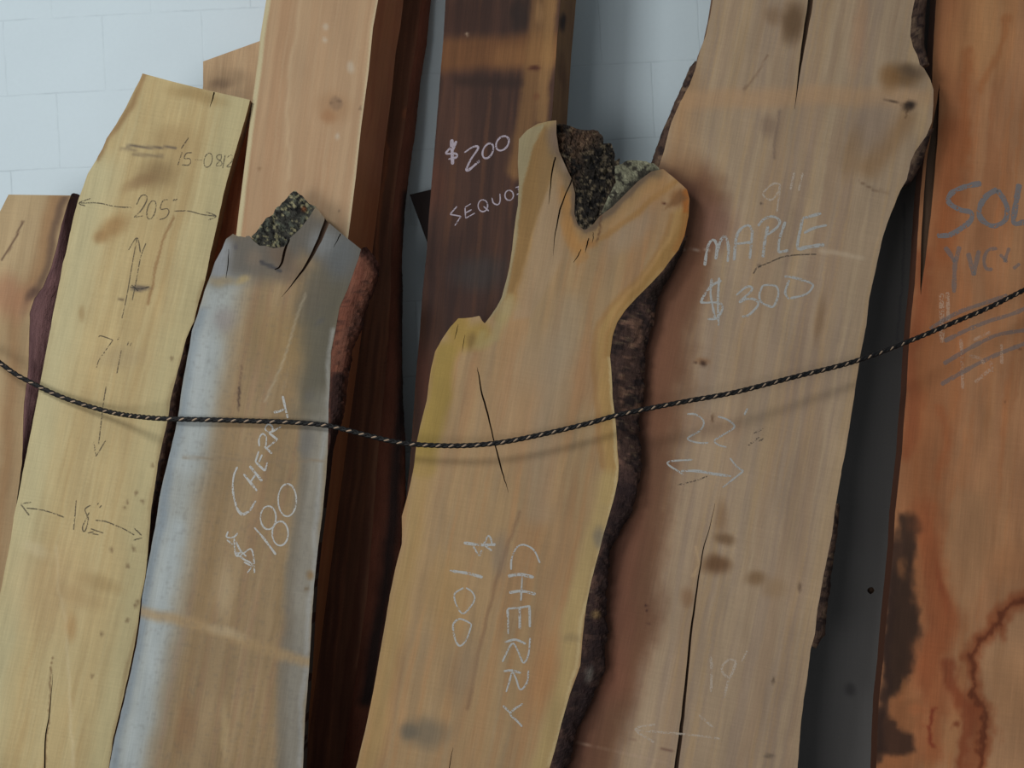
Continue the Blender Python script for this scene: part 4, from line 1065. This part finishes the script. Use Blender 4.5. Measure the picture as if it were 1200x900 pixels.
bark_patch(pl, [(652, 141), (657, 139.5), (673, 143), (680, 146), (687, 147), (696, 147), (703, 149), (708, 155), (709, 162), (718, 163), (722, 173), (722, 184), (728, 180), (728, 196), (722, 212), (712, 232), (703, 253), (693, 265), (685, 270), (677, 263), (673, 250), (674, 227), (670, 210), (662, 193), (655, 177), (652, 157)],
           -.001, -.046, ((665, 230), (712, 180)), pb, BARK, t, .012, 43, label='dark mossy bark inside the fork', t=.05)
pb = Paint((116, 112, 92), EF, amp=.12, seed=42).fleck((150, 146, 122), .7, 6, .52, .64).fleck((50, 46, 40), .9, 6, .56, .64)
pb.band([(715, 246), (740, 222), (765, 202)], 10, (48, 44, 38), .8, .8); pb.band([(724, 186), (735, 183), (752, 184)], 3, (60, 42, 30), .9, .6)
bark_patch(pl, [(722, 190), (728, 188), (737, 183), (753, 183.5), (767, 188), (777, 198), (763, 201), (747, 213), (730, 230), (717, 243), (703, 253), (712, 232), (722, 212)],
           -.001, -.046, ((742, 222), (732, 186)), pb, BARK, t, .005, 44, label='grey-green lichened bark on the right arm', t=.05)
pb = Paint((68, 50, 44), EF, amp=.25, seed=45)
pb.fleck((36, 28, 28), .8, 8, .48, .62).fleck((128, 94, 76), .7, 9, .56, .68).fleck((140, 120, 90), .35, 3.4, .68, .74)
pb.band([(800, 290), (786, 318), (768, 345)], 14, (40, 30, 26), .85, .8)
pb.band([(735, 560), (718, 650), (706, 740), (680, 830), (660, 900)], 40, (44, 32, 32), .7, .8); pb.blob(692, 790, 5, 14, (130, 126, 116), .6, 10); pb.blob(697, 718, 6, 6, (140, 112, 72), .7)
bark_edge(pl, RF[5:], [(804, 279), (798, 295), (792, 308), (784, 325), (772, 343), (768, 358), (764, 380), (759, 397), (754, 418), (755, 445), (752, 472), (746, 492), (748, 515), (752, 543), (748, 568), (742, 590), (737, 605), (725, 623), (713, 650), (710, 680), (709, 712), (711, 740), (707, 785), (692, 822), (678, 850), (669, 880), (665, 897)],
          .05, pb, BARK, t, .011, 46, True, name='bark', label='thick dark ridged bark along the right edge', rows=11, nscale=22)
k = 6.92; O = (510, 610)
marks('chalk_lettering', pl, [(3.2, [(232, 180), (360, 197), (490, 195)]), [(310, 210), (355, 282), (378, 240)], [(395, 190), (430, 125), (452, 150), (460, 190)], (2.6, [(400, 200), (460, 245)]), (3.2, [(118, 408), (250, 425), (385, 460)]),
      [(230, 545), (160, 590), (160, 650), (190, 720), (225, 755), (270, 720), (320, 640), (300, 580), (250, 545)], [(145, 835), (200, 797), (285, 835), (287, 870), (250, 971), (200, 1016), (165, 971), (147, 890), (145, 835)]], CHALK, t, 'white chalk price $100 running downward', 2.0, org=O, k=k)
marks('chalk_lettering', pl, [[(615, 400), (620, 310), (660, 220), (720, 197), (800, 240), (850, 345)], (3.4, [(590, 450), (690, 438), (800, 460)]), (3, [(600, 585), (700, 572), (815, 597)]), [(705, 460), (695, 650)], [(585, 780), (585, 718)], (2.4, [(585, 715), (690, 705), (770, 692)]), [(590, 720), (592, 920)], (2.6, [(685, 710), (686, 880)]), (2.6, [(765, 690), (768, 865)]),
      (2.4, [(565, 986), (650, 966), (735, 1001)]), [(545, 1146), (600, 1031), (635, 996), (670, 1056), (715, 1151), (755, 1091), (770, 951)], (2.6, [(555, 1221), (620, 1216), (695, 1236)]), [(575, 1391), (600, 1311), (625, 1231), (655, 1281), (690, 1371), (745, 1311), (757, 1211)], [(550, 1501), (615, 1566)], (2.4, [(710, 1486), (640, 1531), (610, 1571), (660, 1621), (705, 1671)])],
      CHALK, t, 'white chalk word CHERRY running downward', 2.0, org=O, k=k)

# ------------------------------------------------------------------ 13 rope across the slabs
rp = [(0, 425, .39), (40, 450, .40), (80, 468, .41), (130, 483, .44), (170, 489, .525), (205, 491, .562), (250, 492, .565), (300, 493.5, .564), (345, 495, .565), (385, 499, .565), (430, 510, .563), (470, 519, .560), (510, 522, .557), (550, 522, .557), (590, 518, .556), (640, 508, .554), (690, 496, .55), (730, 485, .545), (800, 471, .533), (860, 460, .522), (930, 442, .505), (1000, 424, .485), (1060, 402, .465), (1120, 377, .44), (1160, 360, .42), (1200, 340, .405), (1290, 295, .40), (1380, 248, .395)]
rw = np.vstack([world_at([q[:2]], q[2])[0] for q in rp])
dl = rw[0] - rw[1]; dr = rw[-1] - rw[-2]
endL = np.array([rw[0][0] - .75, -0.012, rw[0][2] + .62]); endR = np.array([rw[-1][0] + .75, -0.012, rw[-1][2] + .42])
rw = np.vstack([endL, rw[0] + (endL - rw[0]) * .5 + [0, -.06, -.04], rw, rw[-1] + (endR - rw[-1]) * .5 + [0, -.06, -.03], endR])
path = resample(smooth_poly(rw, 10), 0.0042)
T = np.gradient(path, axis=0); T /= np.linalg.norm(T, axis=1)[:, None]
up = np.array([0, 0, 1.0]); B1 = np.cross(T, up); B1 /= np.linalg.norm(B1, axis=1)[:, None]; B2 = np.cross(B1, T)
arc = np.r_[0, np.cumsum(np.linalg.norm(np.diff(path, axis=0), axis=1))]
def strand(phase, sense, R, r, pitch, weave, sides=7):
    ph = phase + sense * 2 * math.pi * arc / pitch
    rr = R + weave * np.cos(ph * 2 + (0 if sense > 0 else math.pi))
    c = path + B1 * (rr * np.cos(ph))[:, None] + B2 * (rr * np.sin(ph))[:, None]
    t_ = np.gradient(c, axis=0); t_ /= np.linalg.norm(t_, axis=1)[:, None]
    n1 = (c - path); n1 -= t_ * (n1 * t_).sum(1)[:, None]; n1 /= np.linalg.norm(n1, axis=1)[:, None]
    n2 = np.cross(t_, n1)
    V = np.stack([c + (n1 * math.cos(a) + n2 * math.sin(a) * 1.35) * r for a in np.linspace(0, 2 * math.pi, sides, endpoint=False)], 1).reshape(-1, 3)
    Fc = []
    for i in range(len(c) - 1):
        for k_ in range(sides):
            a = i * sides + k_; b_ = i * sides + (k_ + 1) % sides
            Fc.append((a, b_, b_ + sides, a + sides))
    return V, Fc
def join(parts):
    V = []; Fc = []
    for v, f in parts:
        b_ = len(V); V.extend(v); Fc.extend([tuple(i + b_ for i in q) for q in f])
    return V, Fc
def rope_mat(name, col, v=.3):
    m, nt, b = new_mat(name)
    co = N(nt, 'ShaderNodeTexCoord').outputs['Object']
    n1 = noise(nt, co, (300, 300, 300), 1.0, 2, .6)
    vm = N(nt, 'ShaderNodeVectorMath', operation='SCALE'); vm.inputs[0].default_value = tuple(lin(col))
    nt.links.new(mth(nt, 'MULTIPLY_ADD', mth(nt, 'SUBTRACT', n1, .5), v * 4, 1.0), vm.inputs['Scale'])
    nt.links.new(vm.outputs[0], b.inputs['Base Color']); b.inputs['Roughness'].default_value = .6
    b.inputs['Specular IOR Level'].default_value = .3
    return m
RMAT = rope_mat('black rope yarn', (21, 19, 19)); RTAN = rope_mat('tan rope tracer', (168, 142, 118), .25)
t = thing('rope', 'black braided rope with tan flecks sagging across the front of all the slabs', 'rope', Matrix.Translation(Vector(path[len(path) // 2])))
org = path[len(path) // 2]
PITCH = .084
blk = [strand(ph, s, .0052, .0026, PITCH, .0010) for ph, s in ((0, 1), (math.pi * .5, 1), (math.pi * 1.5, 1), (math.pi, 1), (.25 * math.pi, -1), (.75 * math.pi, -1), (1.25 * math.pi, -1), (1.75 * math.pi, -1))]
core_v, core_f = strand(0, 1, .0004, .0048, 5.0, 0, 8)
V, Fc = join(blk + [(core_v, core_f)])
link_mesh('black_braid', [np.array(v) - org for v in V], Fc, None, RMAT, t, smooth=True)
tr = [strand(ph, 1, .0049, .0021, PITCH, .0014, 6) for ph in (.25 * math.pi, 1.25 * math.pi)]
V, Fc = join(tr)
o = link_mesh('tracer_yarn', [np.array(v) - org for v in V], Fc, None, RTAN, t, smooth=True)
o['label'] = 'tan tracer yarn'
